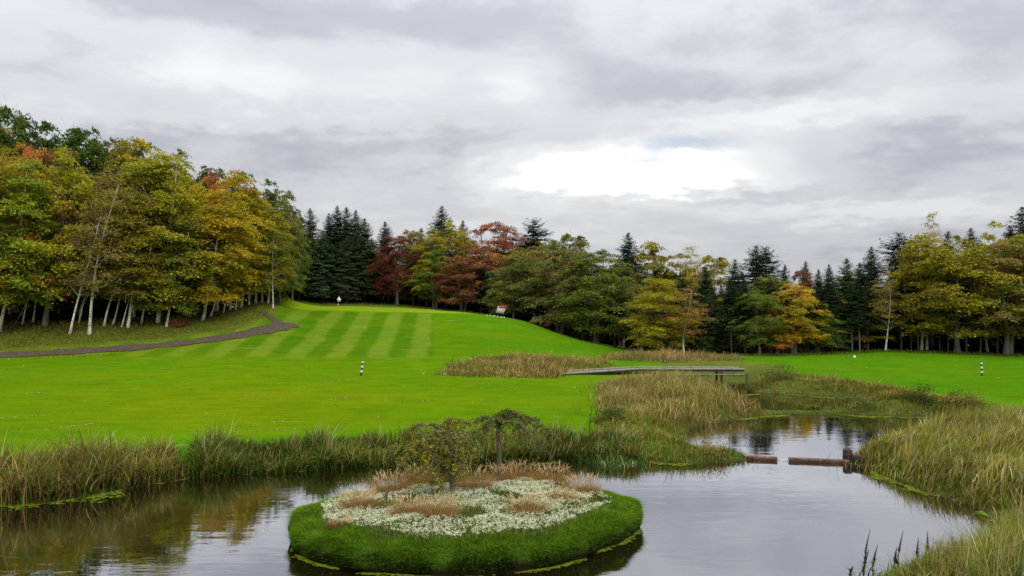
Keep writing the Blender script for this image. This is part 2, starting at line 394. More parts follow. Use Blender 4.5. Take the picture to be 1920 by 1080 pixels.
def ribbon(name, pts, width, mat, lift, sub=24, wob=.12, **props):
    pts = np.asarray(pts, float); t = np.linspace(0, len(pts)-1, sub*(len(pts)-1)+1)
    x = np.interp(t, np.arange(len(pts)), pts[:, 0]); y = np.interp(t, np.arange(len(pts)), pts[:, 1])
    k = np.ones(25)/25; xp = np.pad(x, 12, 'edge'); yp = np.pad(y, 12, 'edge')
    x = np.convolve(xp, k, 'valid'); y = np.convolve(yp, k, 'valid')
    dx, dy = np.gradient(x), np.gradient(y); l = np.hypot(dx, dy); nx, ny = -dy/l, dx/l
    w = np.interp(t, np.arange(len(pts)), np.broadcast_to(width, (len(pts),)))
    cols = 7; u = np.linspace(-1, 1, cols)
    ww = w[:, None]*.5*(1+wob*np.sin(t*9.1)[:, None]*(np.abs(u) > .9)*.6+rng.normal(0, wob*.35, (len(t), cols))*(np.abs(u) > .9))
    X = x[:, None]+nx[:, None]*u*ww; Y = y[:, None]+ny[:, None]*u*ww
    Z = hz(X, Y)+lift
    i = np.arange(len(t)-1)[:, None]*cols; j = np.arange(cols-1)[None, :]
    q = np.stack([i+j, i+j+1, i+cols+j+1, i+cols+j], -1).reshape(-1, 4)
    me = mesh_np(name, np.stack([X, Y, Z], -1).reshape(-1, 3), [q], mat, None, True)
    return link(name, me, **props)
M_PATH = mat_plain('path_gravel', (.088, .062, .045), .95, .3, 5, (.150, .112, .080), .1)
ribbon('path', [P(*p)[:2] for p in PATH_PTS], [2.3, 2.3, 2.3, 2.3, 2.2, 2.2, 2.5, 3.0, 1.4], M_PATH, .06, wob=.18, kind='structure')
ribbon('path', [P(*p)[:2] for p in [(525, 606, 89.5), (510, 598, 92), (497, 592, 94), (480, 588, 95)]], [1.4, .8, .6, .3], M_PATH, .045, sub=30, kind='structure')

# ------------------------------------------------------------------ water
def build_water():
    t = NT('pond_water'); pos = t.n('ShaderNodeNewGeometry').outputs['Position']
    n1 = t.noise(1.1, 3, .5, pos, stretch=(.6, 1.8, 1)); n2 = t.noise(4.5, 3, .55, pos, stretch=(.55, 1.8, 1))
    calm = t.ramp(t.noise(.22, 3, .6, pos), .42, .66)
    h = t.math('ADD', t.math('MULTIPLY', n1, .6), t.math('MULTIPLY', t.math('MULTIPLY', n2, .5), calm))
    bm = t.n('ShaderNodeBump', {'Height': h, 'Strength': .085, 'Distance': .08})
    fr = t.n('ShaderNodeFresnel', {'IOR': 2.0, 'Normal': bm.outputs[0]})
    gl = t.n('ShaderNodeBsdfGlossy', {'Color': (.93, .95, 1.0), 'Roughness': .02, 'Normal': bm.outputs[0]})
    df = t.n('ShaderNodeBsdfDiffuse', {'Color': (.016, .011, .004)})
    fac = t.math('MULTIPLY_ADD', fr.outputs[0], 1.05, .25, True)
    mx = t.n('ShaderNodeMixShader', {0: fac, 1: df.outputs[0], 2: gl.outputs[0]})
    m = t.surf(mx.outputs[0])
    me = mesh_np('pond_water', [(-46, 4, 0), (48, 4, 0), (48, 76, 0), (-46, 76, 0)], [[(0, 1, 2, 3)]], m)
    link('pond_water', me, kind='structure')
build_water()

# ------------------------------------------------------------------ blades (grass, reeds)
def blades(base, h, w, lean, col, tipcol=None, seg=3, ldir=None, curl=1.0, seed=0):
    """base (N,3); h,w,lean (N); col (N,3). Returns verts, faces, colours"""
    r = np.random.default_rng(seed); n = len(base)
    th = r.uniform(0, 2*math.pi, n) if ldir is None else ldir
    ph = r.uniform(0, 2*math.pi, n)
    dirv = np.stack([np.cos(th), np.sin(th)], 1); wv = np.stack([np.cos(ph), np.sin(ph)], 1)
    V = np.zeros((n, 2*seg+1, 3)); C = np.zeros((n, 2*seg+1, 3))
    tip = col if tipcol is None else tipcol
    for k in range(seg+1):
        t = k/seg; out = lean*h*t**(1+curl); zz = h*(t-.35*lean*t**2.2*min(1, curl))
        c = base.copy(); c[:, :2] += dirv*out[:, None]; c[:, 2] += zz
        ww = w*(1-t*.75)*.5
        cc = col*(1-t)+tip*t
        if k < seg:
            V[:, 2*k] = c; V[:, 2*k, :2] -= wv*ww[:, None]; V[:, 2*k+1] = c; V[:, 2*k+1, :2] += wv*ww[:, None]
            C[:, 2*k] = cc; C[:, 2*k+1] = cc
        else: V[:, 2*seg] = c; C[:, 2*seg] = cc
    b = (np.arange(n)*(2*seg+1))[:, None]
    q = np.concatenate([b+np.array([[2*k, 2*k+1, 2*k+3, 2*k+2]]) for k in range(seg-1)]) if seg > 1 else np.zeros((0, 4), int)
    tr = b+np.array([[2*seg-2, 2*seg-1, 2*seg]])
    return V.reshape(-1, 3), q, tr, C.reshape(-1, 3)
class Bl:
    def __init__(s): s.v = []; s.q = []; s.t = []; s.c = []; s.n = 0
    def add(s, v, q, t, c):
        s.v.append(v); s.c.append(c)
        if len(q): s.q.append(q+s.n)
        if len(t): s.t.append(t+s.n)
        s.n += len(v)
    def obj(s, name, mat=None, parent=None, **props):
        f = []
        if s.q: f.append(np.concatenate(s.q))
        if s.t: f.append(np.concatenate(s.t))
        me = mesh_np(name, np.concatenate(s.v), f, mat or M_BLADE, {'Col': np.concatenate(s.c)})
        return link(name, me, parent, **props)
def pal(n, cols, wts, var=.25, r=rng):
    cols = np.array(cols, float); wts = np.array(wts, float); wts /= wts.sum()
    c = cols[r.choice(len(cols), n, p=wts)]
    return c*np.exp(r.normal(0, var, (n, 1)))*np.exp(r.normal(0, .06, (n, 3)))
OLIVE, TAN, STRAW, GRN, DGRN, BRN, LIME, BLUE = (.245,.220,.035), (.46,.30,.095), (.54,.45,.22), (.14,.225,.022), (.06,.115,.018), (.20,.12,.042), (.31,.35,.04), (.09,.17,.035)

def scatter_poly(poly, n, r=rng):
    poly = np.asarray(poly); lo, hi = poly.min(0), poly.max(0); out = []
    k = 0
    while k < n:
        p = r.uniform(lo, hi, (n*2, 2)); p = p[inside(p[:, 0], p[:, 1], poly)]; out.append(p); k += len(p)
    return np.concatenate(out)[:n]
def clumpy(p, scale, r):
    """height / density modulation from a few sines"""
    x, y = p[:, 0], p[:, 1]
    return .5+.25*np.sin(x*scale+1.3*np.sin(y*scale*.7))+.25*np.sin(y*scale*1.3+2*np.sin(x*scale*.6)+1)
def LEAN(r, lean, n): return np.abs(r.normal(lean, .22, n))+(r.uniform(size=n) < .3)*r.uniform(.3, 1.0, n)
def stalks(B, base, hh, w, r, seed):
    k = max(6, len(base)//22); j = r.integers(0, len(base), k); c = pal(k, [(.50, .42, .2), (.36, .27, .1)], [2, 1], .2, r)
    B.add(*blades(base[j], np.minimum(hh[j]*1.25, 2.1), np.full(k, w*.9), np.abs(r.normal(.35, .3, k)), c*.7, c*1.2, 3, r.normal(.3, .9, k), .4, seed+3))  # stalk feet coloured darker, as painted shade
def reed_bed(name, poly, dens, h, cols, wts, label, cat='reeds', w=.034, lean=.45, seg=3, under=None, seed=1, cl=1.1, thr=0.0, ldir_bias=None):
    r = np.random.default_rng(seed); poly = np.array(poly)
    x, y = poly[:, 0], poly[:, 1]; area = .5*abs(np.dot(x, np.roll(y, 1))-np.dot(y, np.roll(x, 1)))
    n = int(area*dens); p = scatter_poly(poly, n, r); p = p+r.normal(0, 1, (n, 2))*r.choice([.08, .35, .6], (n, 1), p=[.62, .3, .08])*(.7+.006*p[:, 1:]); m = clumpy(p, cl, r); keep = m > thr*r.uniform(.6, 1.2, n); p = p[keep]; m = m[keep]; n = len(p)
    ed = seg_dist(p[:, 0], p[:, 1], poly)
    hh = h*(.42+.75*m)*(.62+.6*clumpy(p+9, cl*3.7, r))*r.uniform(.5, 1.15, n)*(.45+.55*smooth(0, .9, ed))
    z = np.maximum(hz(p[:, 0], p[:, 1]), -.1)
    base = np.stack([p[:, 0], p[:, 1], z], 1)
    B = Bl()
    c = pal(n, cols, wts, .28, r)
    # tint patches
    c *= (.7+.55*clumpy(p*1.7+5, cl*.8, r))[:, None]
    gm = smooth(.55, .9, clumpy(p*1.3+17, cl*.9, r))[:, None]*.75; c = c*(1-gm)+pal(n, [GRN, OLIVE], [1, 1], .25, r)*gm
    ld = None if ldir_bias is None else r.normal(ldir_bias, .9, n)
    B.add(*blades(base, hh, np.full(n, w)*r.uniform(.6, 1.6, n), LEAN(r, lean, n), c*.7, c*1.2, seg, ld, 1.0, seed))  # blade bases darkened in colour, mild painted shade between the stems
    stalks(B, base, hh, w, r, seed)
    if under:
        k = int(n*.8); j = r.integers(0, n, k); b2 = base[j]+np.c_[r.normal(0, .15, (k, 2)), np.zeros(k)]
        c2 = pal(k, [under], [1], .3, r)
        B.add(*blades(b2, hh[j]*r.uniform(.3, .6, k), np.full(k, w*1.5), np.abs(r.normal(.5, .25, k)), c2, c2, 2, None, 1, seed+7))
    return B.obj(name, label=label, kind='stuff', category=cat)

def resample(pts, step):
    pts = np.array(pts, float); s = np.r_[0, np.cumsum(np.hypot(*np.diff(pts, axis=0).T))]
    t = np.arange(0, s[-1], step)
    return np.stack([np.interp(t, s, pts[:, 0]), np.interp(t, s, pts[:, 1])], 1)
def shore_bed(name, pts, n, back, hfun, cols, wts, label, cat='reeds', w=.036, lean=.45, seed=3, under=None, side=1, tint=True):
    """blades along a shoreline; hfun(photo column)-> height"""
    r = np.random.default_rng(seed); rs = resample(pts, .1); i = r.integers(1, len(rs)-1, n)
    tg = rs[i+1]-rs[i-1]; tg /= np.hypot(tg[:, 0], tg[:, 1])[:, None]; nm = np.stack([-tg[:, 1], tg[:, 0]], 1)*side
    d = r.beta(1.1, 1.6, n)*back-.12; p = rs[i]+nm*d[:, None]+r.normal(0, .06, (n, 2))
    px = 960+F*p[:, 0]/p[:, 1]
    hh = hfun(px)*r.uniform(.5, 1.12, n)*(.5+.5*clumpy(p, 1.3, r))*(.65+.6*clumpy(p+4, 4.3, r))*(1-.35*smooth(.6*back, back, d))
    ok = hh > .05; p = p[ok]; hh = hh[ok]; n = len(p)
    base = np.stack([p[:, 0], p[:, 1], np.maximum(hz(p[:, 0], p[:, 1]), -.05)], 1)
    c = pal(n, cols, wts, .3, r)
    if tint: c *= (.65+.6*clumpy(p+3, 1.1, r))[:, None]
    B = Bl(); B.add(*blades(base, hh, np.full(n, w)*r.uniform(.6, 1.6, n), LEAN(r, lean, n), c*.7, c*1.2, 3, None, 1.0, seed))  # colour runs from dark foot to pale tip, shade painted into the foot
    if tint: stalks(B, base, hh, w, r, seed)
    if under:
        k = n//2; j = r.integers(0, n, k); c2 = pal(k, [under], [1], .3, r)
        B.add(*blades(base[j]+np.c_[r.normal(0, .12, (k, 2)), np.zeros(k)], hh[j]*r.uniform(.3, .7, k), np.full(k, w*1.7), np.abs(r.normal(.6, .25, k)), c2, c2, 2, None, 1, seed+5))
    return B.obj(name, label=label, kind='stuff', category=cat)

def build_reeds():
    L0 = [(-34, 23.5), (-28, 24.5)]+SHORE_L
    shore_bed('reeds', L0[:8], 11500, 2.3, lambda px: np.interp(px, [-300, 0, 60, 180, 260, 330, 350, 400, 450], [2.1, 1.9, 2.4, 2.3, 1.9, 1.0, .8, .5, .3]),
              [OLIVE, TAN, BRN, GRN, STRAW, DGRN], [3, 1.8, 2.2, 3, .7, 1.6], 'tall brown and olive reeds leaning over the left bank of the pond', under=(.05, .05, .014), seed=21)
    shore_bed('reeds', L0[7:12], 9500, 1.9, lambda px: np.interp(px, [330, 350, 385, 440, 480, 520, 600, 680, 760], [.6, 1.1, 1.5, 1.3, .85, 1.05, 1.1, 1.2, 1.2]),
              [DGRN, GRN, OLIVE, TAN, BLUE], [4.5, 3.6, 1.4, .8, .8], 'green reeds along the far pond bank left of the island trees', under=(.03, .05, .012), seed=22)
    shore_bed('reeds', L0[11:17], 10500, 2.2, lambda px: np.interp(px, [730, 800, 900, 1000, 1060, 1100, 1150, 1190, 1215, 1300, 1420], [1.2, 1.2, 1.25, 1.3, 1.35, 1.3, 1.0, .8, .6, .5, .4]),
              [DGRN, GRN, OLIVE, TAN, BRN], [4, 3.4, 1.8, 1.0, .9], 'dark reeds on the far bank behind the island trees', under=(.03, .045, .012), seed=23)
    # the bluish iris clump
    reed_bed('iris_clump', [G0(*p, .3) for p in [(1100, 852), (1120, 835), (1190, 838), (1205, 858), (1150, 864)]], 300, 1.6, [BLUE, DGRN, (.10, .19, .04), STRAW], [3, 2, 2, .4], 'bluish green iris leaves massed on the bank right of the island trees', 'iris', .04, .5, seed=24, cl=.6)
    reed_bed('reeds', [G0(*p) for p in [(1122, 800, .7), (1118, 722, .7), (1180, 712, .7), (1300, 711, .7), (1318, 732, .3), (1385, 752, .1), (1436, 778, .05), (1350, 791, .05), (1290, 805, .05), (1220, 812, .3)]], 62, 1.2, [TAN, STRAW, OLIVE, BRN, GRN], [4, 2, 3, 1.4, 1], 'bed of tan dry reeds between the fairway and the upper pond', seed=25, w=.034, under=(.16, .13, .035), cl=.7)
    reed_bed('bank_grass', [G0(*p, .1) for p in [(1115, 845), (1125, 806), (1210, 796), (1286, 806), (1280, 836), (1200, 860), (1120, 858)]], 90, .62, [OLIVE, LIME, GRN, TAN], [3, 2.5, 2, 1], 'low yellow green grass below the tan reed bed', 'grass', seed=26, under=(.14, .15, .02))
    reed_bed('bank_grass', [G0(*p, .1) for p in [(1195, 866), (1210, 848), (1290, 842), (1390, 850), (1428, 862), (1380, 870), (1290, 872)]], 75, .7, [OLIVE, BRN, GRN, TAN, STRAW], [3, 2, 2, 1.2, .5], 'scrubby olive grass on the spit left of the timber weir', 'grass', seed=27, w=.02, under=(.06, .055, .015), cl=1.8, thr=.25)
    reed_bed('reeds', [G0(*p, .1) for p in [(1590, 868), (1612, 852), (1662, 832), (1724, 815), (1800, 809), (2050, 803), (2250, 870), (2250, 1010), (1960, 985), (1850, 955), (1770, 930), (1700, 908), (1640, 882)]], 125, 1.12, [OLIVE, STRAW, GRN, TAN, LIME], [4, 1.5, 3, 2, .8], 'broad stand of olive and straw reeds on the right bank', seed=28, w=.03, under=(.10, .11, .02), cl=.9, ldir_bias=0.1)
    reed_bed('bank_grass', [G0(*p) for p in [(1396, 712, .5), (1450, 706, .6), (1560, 714, .6), (1670, 732, .6), (1740, 748, .6), (1900, 776, .5), (2000, 800, .1), (1900, 800, .05), (1750, 783, .05), (1650, 780, .05), (1575, 775, .05), (1618, 766, .05), (1628, 757, .05), (1590, 747, .05), (1500, 740, .05), (1425, 736, .05)]], 80, .62, [OLIVE, TAN, GRN, BRN, LIME], [3, 2.5, 2.6, 1.4, .7], 'rough tan and green grass along the far side of the upper pond', 'grass', seed=29, w=.032, under=(.10, .10, .02), cl=.8)
    reed_bed('reeds', [G0(*p, 1.1) for p in [(810, 703), (850, 690), (900, 680), (960, 676), (1050, 676), (1125, 676), (1150, 682), (1110, 694), (1040, 706), (960, 708), (880, 706)]], 50, .95, [TAN, OLIVE, BRN, STRAW], [3, 3, 2, 1], 'tan rushes in the hollow below the striped slope', seed=30, w=.045, under=(.15, .13, .03), cl=.6)
    reed_bed('reeds', [P(*p)[:2] for p in [(1120, 0, 81), (1150, 0, 77), (1250, 0, 75), (1392, 0, 77), (1392, 0, 82.5), (1240, 0, 83), (1150, 0, 84)]], 55, .95, [TAN, (.33, .2, .1), STRAW, OLIVE], [4, 3, 1.5, 1.2], 'strip of pinkish tan dry grass before the dark trees', 'dry grass', seed=31, w=.045, under=(.2, .15, .06), cl=.5)
    reed_bed('bank_grass', [G0(*p) for p in [(1405, 786), (1445, 777), (1490, 774), (1560, 773), (1640, 779), (1560, 780), (1470, 783)]], 120, .2, [DGRN, LIME, GRN], [2, 1.3, 2], 'little green tussocks at the mouth of the upper pond', 'grass', seed=33)
    reed_bed('bank_grass', [G0(*p) for p in [(1300, 716, .5), (1385, 700, .7), (1450, 700, .7), (1470, 712, .5), (1425, 737, .05), (1404, 722, .05), (1404, 706, .05), (1345, 704, .05), (1315, 716, .05)]], 70, .5, [OLIVE, TAN, BRN, GRN], [3, 2, 1.5, 2], 'rough olive grass round the right end of the footbridge', 'grass', seed=38, w=.04, under=(.12, .11, .025), cl=.9)
    # near bank, bottom right
    reed_bed('bank_grass', [G0(*p, .05) for p in [(1690, 1082), (1790, 1046), (1858, 1012), (1880, 985), (2020, 985), (2020, 1230), (1650, 1230), (1640, 1120)]], 260, 1.15, [GRN, STRAW, OLIVE, TAN, LIME], [4, 2.2, 2.4, 1.4, 1], 'tangled green and straw grass on the near bank at right', 'grass', w=.016, lean=.3, seed=34, under=(.06, .11, .02), cl=1.3)
    reed_bed('bank_herbs', [G0(*p, .05) for p in [(1600, 1112), (1650, 1092), (1710, 1072), (1800, 1046), (1815, 1090), (1720, 1150), (1620, 1190)]], 420, .62, [DGRN, GRN, (.11, .21, .05)], [2, 3, 2], 'leafy green herbs at the foot of the dry seed spikes', 'herbs', w=.035, lean=.7, seed=35, cl=1.6)
    # grass fringe where the fairway meets the reeds
    shore_bed('fringe_grass', L0, 15000, 3.6, lambda px: .30+0*px, [GRN, (.11, .24, .02), OLIVE], [3, 4, 1], 'uncut fringe of grass between fairway and reeds', 'grass', w=.03, seed=36, tint=False)
build_reeds()

def algae():
    r = np.random.default_rng(8); t = NT('algae'); tc = t.n('ShaderNodeNewGeometry').outputs['Position']
    nz = t.noise(9, 5, .7, tc); col = t.mix(t.ramp(nz, .35, .65), (.10, .15, .012), (.27, .34, .03))
    m_al = t.surf(t.n('ShaderNodeBsdfDiffuse', {'Color': col}).outputs[0])
    def strip(name, pts, side, wmax, cover, label, seed):
        rs = resample(pts, .05); n = len(rs); rr = np.random.default_rng(seed)
        tg = np.gradient(rs, axis=0); tg /= np.hypot(tg[:, 0], tg[:, 1])[:, None]; nm = np.stack([-tg[:, 1], tg[:, 0]], 1)*side
        s = np.arange(n)*.05; k = .5+.3*np.sin(s*.9+seed)+.2*np.sin(s*2.3+2*seed)+.12*np.sin(s*7+seed)
        wd = wmax*np.clip((k-(1-cover))/cover, 0, 1)
        m = int(n*.05*170); i = rr.integers(0, n, m); u = rr.uniform(0, 1, m)**1.5; ok = wd[i] > .03; i = i[ok]; u = u[ok]; m = len(i)
        c = rs[i]+nm[i]*(u*wd[i]-.08)[:, None]+rr.normal(0, .03, (m, 2)); flakes(name, c, rr.uniform(.02, .085, m)*(1.15-.6*u), label, rr)
    def flakes(name, c, s, label, rr):
        m = len(c); th = np.arange(6)*math.pi/3; v = np.zeros((m, 6, 3)); a0 = rr.uniform(0, 6.28, m)
        for k in range(6):
            q = s*rr.uniform(.55, 1.15, m); v[:, k, 0] = c[:, 0]+q*1.5*np.cos(th[k]+a0*.15); v[:, k, 1] = c[:, 1]+q*np.sin(th[k]+a0*.15); v[:, k, 2] = .005+rr.uniform(0, .008)
        v[:, :, 2] += (np.arange(m)%7)[:, None]*.0012
        link(name, mesh_np(name, v.reshape(-1, 3), [(np.arange(m)*6)[:, None]+np.arange(6)[None]], m_al), kind='stuff', label=label, category='algae')
    globals()['flakes'] = flakes
    L0 = [(-34, 23.5), (-28, 24.5)]+SHORE_L
    strip('algae_mat', L0[:8], -1, 1.5, .72, 'lime green algae floating along the left reeds', 3)
    strip('algae_mat', L0[7:13], -1, .35, .55, 'thin lime algae line under the far reeds', 5)
    strip('algae_mat', L0[12:18], -1, .75, .7, 'lime green algae strip before the iris clump', 9)
    strip('algae_mat', UPPER[4:12], -1, .9, .85, 'yellow green algae line along the upper pond', 4)
    strip('algae_mat', SHORE_R[:5], -1, .95, .7, 'algae patches along the right bank reeds', 6)
    strip('algae_mat', CHANNEL[:5], -1, .9, .8, 'pale algae line on the back channel', 2)
    strip('algae_mat', CHANNEL[4:9], -1, .8, .8, 'yellow green algae on the near edge of the back channel', 7)
algae()

# ------------------------------------------------------------------ trees
EXT = {}
def crown_mesh(name, r, H, W, b0, lobes, clumps, per, leaf, mat, droop=.45, rad=(1.3, 2.2), prof=1.0, gap=0.0):
    """leaf crown of real size: lobes -> sprays -> leaves. returns mesh and lobe centres"""
    lc = []
    tries = 0
    while len(lc) < lobes and tries < 4000:
        tries += 1
        t = r.uniform(0.04, .93); R = W/2*max(.12, math.sin(math.pi*min(1, (t*.80+.14)**prof)))**.75
        lr = r.uniform(*rad)*(.6+.4*R/(W/2)); a = r.uniform(0, 2*math.pi); q = max(0, R-lr*.7)*r.uniform(.25, 1)**.5
        c = np.array([q*math.cos(a), q*math.sin(a), H*b0+(H*(1-b0)-lr*.55)*t+lr*.1])
        if all(np.linalg.norm((c-o[0])*(1, 1, 1.3)) > .78*(lr+o[1])*.62 for o in lc): lc.append((c, lr, r.uniform()))
    P_, N_, CL, HT = [], [], [], []
    for c, lr, lrn in lc:
        m = max(4, int(clumps*(lr/np.mean(rad))**2/lobes))
        d = r.normal(0, 1, (m, 3)); d /= np.linalg.norm(d, axis=1)[:, None]; d[:, 2] = np.where(d[:, 2] < -.35, -d[:, 2]*.6, d[:, 2])
        cc = c+d*lr*r.uniform(.45, 1.0, (m, 1))*np.array([1, 1, .72])
        for k in range(m):
            rr = r.uniform(.45, .95)*(.7+.15*lr); n = per
            o = cc[k]-np.array([0, 0, cc[k][2]]); outw = np.array([o[0], o[1], 0]); outw /= np.linalg.norm(outw)+1e-6
            nz = np.array([0, 0, 1.])+outw*droop*r.uniform(.2, 1.3)+r.normal(0, .18, 3); nz /= np.linalg.norm(nz)
            a = np.cross(nz, [0, 1, .01]); a /= np.linalg.norm(a); b = np.cross(nz, a)
            u = r.normal(0, .5, (n, 2)); pp = cc[k]+(u[:, :1]*a+u[:, 1:]*b)*rr+nz*r.normal(0, .10, (n, 1))
            pp[:, 2] -= .22*rr*(u**2).sum(1)
            nn = nz+r.normal(0, .45, (n, 3)); nn /= np.linalg.norm(nn, axis=1)[:, None]
            P_.append(pp); N_.append(nn); CL.append(np.full(n, np.clip(.55*lrn+.45*r.uniform(), 0, 1))); HT.append(pp[:, 2]/H)
    p = np.concatenate(P_); nn = np.concatenate(N_); cl = np.concatenate(CL)
    n = len(p); a = np.cross(nn, r.normal(0, 1, (n, 3))); a /= np.linalg.norm(a, axis=1)[:, None]+1e-9; b = np.cross(nn, a)
    s = leaf*r.uniform(.65, 1.35, (n, 1))
    V = np.stack([p-a*s*.62, p-b*s*.36+nn*s*.05, p+a*s*.62, p+b*s*.36+nn*s*.05], 1).reshape(-1, 3)
    q = (np.arange(n)*4)[:, None]+np.arange(4)[None]
    rn = np.repeat(r.uniform(0, 1, n), 4)
    ext = (float(np.percentile(V[:, 2], 99.8)), 2*float(np.percentile(np.hypot(V[:, 0], V[:, 1]), 95)))
    EXT[name] = ext
    return mesh_np(name, V, [q], mat, {'rnd': rn, 'clump': np.repeat(cl, 4)}), lc
def trunk_mesh(name, r, H, r0, lc, mat, wob=.25, stems=1, top=.86, splay=.0, lo=.3):
    g = Geo()
    for s in range(stems):
        a0 = r.uniform(0, 2*math.pi) if stems > 1 else 0; sp = splay*H if stems > 1 else 0
        n = 12; t = np.linspace(0, 1, n); w1, w2 = r.uniform(0, 6, 2)
        off = np.stack([wob*np.sin(t*4+w1)-wob*math.sin(w1)+sp*t**1.2*math.cos(a0)+.25*math.cos(a0)*(stems > 1), wob*np.sin(t*3.3+w2)-wob*math.sin(w2)+sp*t**1.2*math.sin(a0)+.25*math.sin(a0)*(stems > 1)], 1)
        pts = np.c_[off, t*H*top-.35*(t == 0)]
        rad = r0*(1-.86*t)*(1+.55*np.exp(-t*22)); g.tube(pts, rad, 7)
        for k, (c, lr, _) in enumerate(lc):
            if stems > 1 and k % stems != s: continue
            hz_ = np.clip((c[2]-.42*math.hypot(c[0], c[1])-.05*H)/(H*top), lo, .95); i = hz_*(n-1); b = np.array([np.interp(i, np.arange(n), pts[:, j]) for j in range(3)])
            rb = np.interp(hz_, t, rad)*.5
            u = np.linspace(0, 1, 5)[:, None]; mid = (b+c)/2+np.array([0, 0, -.10*np.linalg.norm(c-b)])+r.normal(0, .12, 3)
            cv = (1-u)**2*b+2*u*(1-u)*mid+u**2*c; g.tube(cv, rb*(1-.8*u[:, 0]), 5)
            for _ in range(3):
                e = c+r.normal(0, .55, 3)*lr; g.tube(np.array([c, (c+e)/2+[0, 0, .1], e]), [rb*.25, rb*.16, .008], 4)
    return g.mesh(name, mat, True)
def spruce_mesh(name, r, H, W, b0, mat, power=.36, levels=54, ragged=.22, droop=.38, nb=(9, 13)):
    P_, A_, N_, S_, CL = [], [], [], [], []
    for l in range(levels):
        for k in range(r.integers(*nb) if l < .8*levels else 10):
            t = min(.985, max(0, (l+r.uniform(-1.2, 1.2))/levels)); z = H*(b0+(1-b0)*t)
            R = (W/2*(1-math.exp(-(1-t)/power))+.06)*(1 if t > .06 else .85)
            a = r.uniform(0, 2*math.pi); L = R*r.uniform(1-2.0*ragged, 1+ragged*.8)
            if L < .12: L = .12
            m = max(3, int(L/.24)); u = (np.arange(m)+.6)/m
            dr = droop*(1-t*.9)*r.uniform(.6, 1.4); d = np.array([math.cos(a), math.sin(a)])
            rr = L*u; zz = z-dr*rr*.9+(.16+.5*smooth(.75, 1, np.array(t)))*rr*u*(t > .35)
            side = np.array([-d[1], d[0]]); cl = r.uniform()
            for sg in (-1, 0, 1):
                w = (1-u*.75)*L*.26+.09
                ox = rr[:, None]*d+side*sg*w[:, None]*.75
                P_.append(np.c_[ox, zz-abs(sg)*.06+r.normal(0, .05, m)])
                ax = d+side*sg*.85; ax = np.tile(ax/np.hypot(*ax), (m, 1)); A_.append(np.c_[ax, np.full(m, -dr*.7-.12*abs(sg))])
                N_.append(np.c_[d*.25+np.zeros((m, 2)), np.ones(m)]+r.normal(0, .3, (m, 3)))
                S_.append((.27+.30*w/(W*.12)*.6)*(.42+.58*min(1, R/1.5))+np.zeros(m)); CL.append(np.full(m, cl))
    p = np.concatenate(P_); a = np.concatenate(A_); a /= np.linalg.norm(a, axis=1)[:, None]; nn = np.concatenate(N_)
    b = np.cross(nn, a); b /= np.linalg.norm(b, axis=1)[:, None]; n = len(p)
    s = np.concatenate(S_)[:, None]*r.uniform(.75, 1.25, (n, 1))*.8
    V = np.stack([p-a*s*.5, p-b*s*.30-[0, 0, .03], p+a*s*.9-[0, 0, .05], p+b*s*.30-[0, 0, .03]], 1).reshape(-1, 3)
    q = (np.arange(n)*4)[:, None]+np.arange(4)[None]
    return mesh_np(name, V, [q], mat, {'rnd': np.repeat(r.uniform(0, 1, n), 4), 'clump': np.repeat(np.concatenate(CL), 4)})

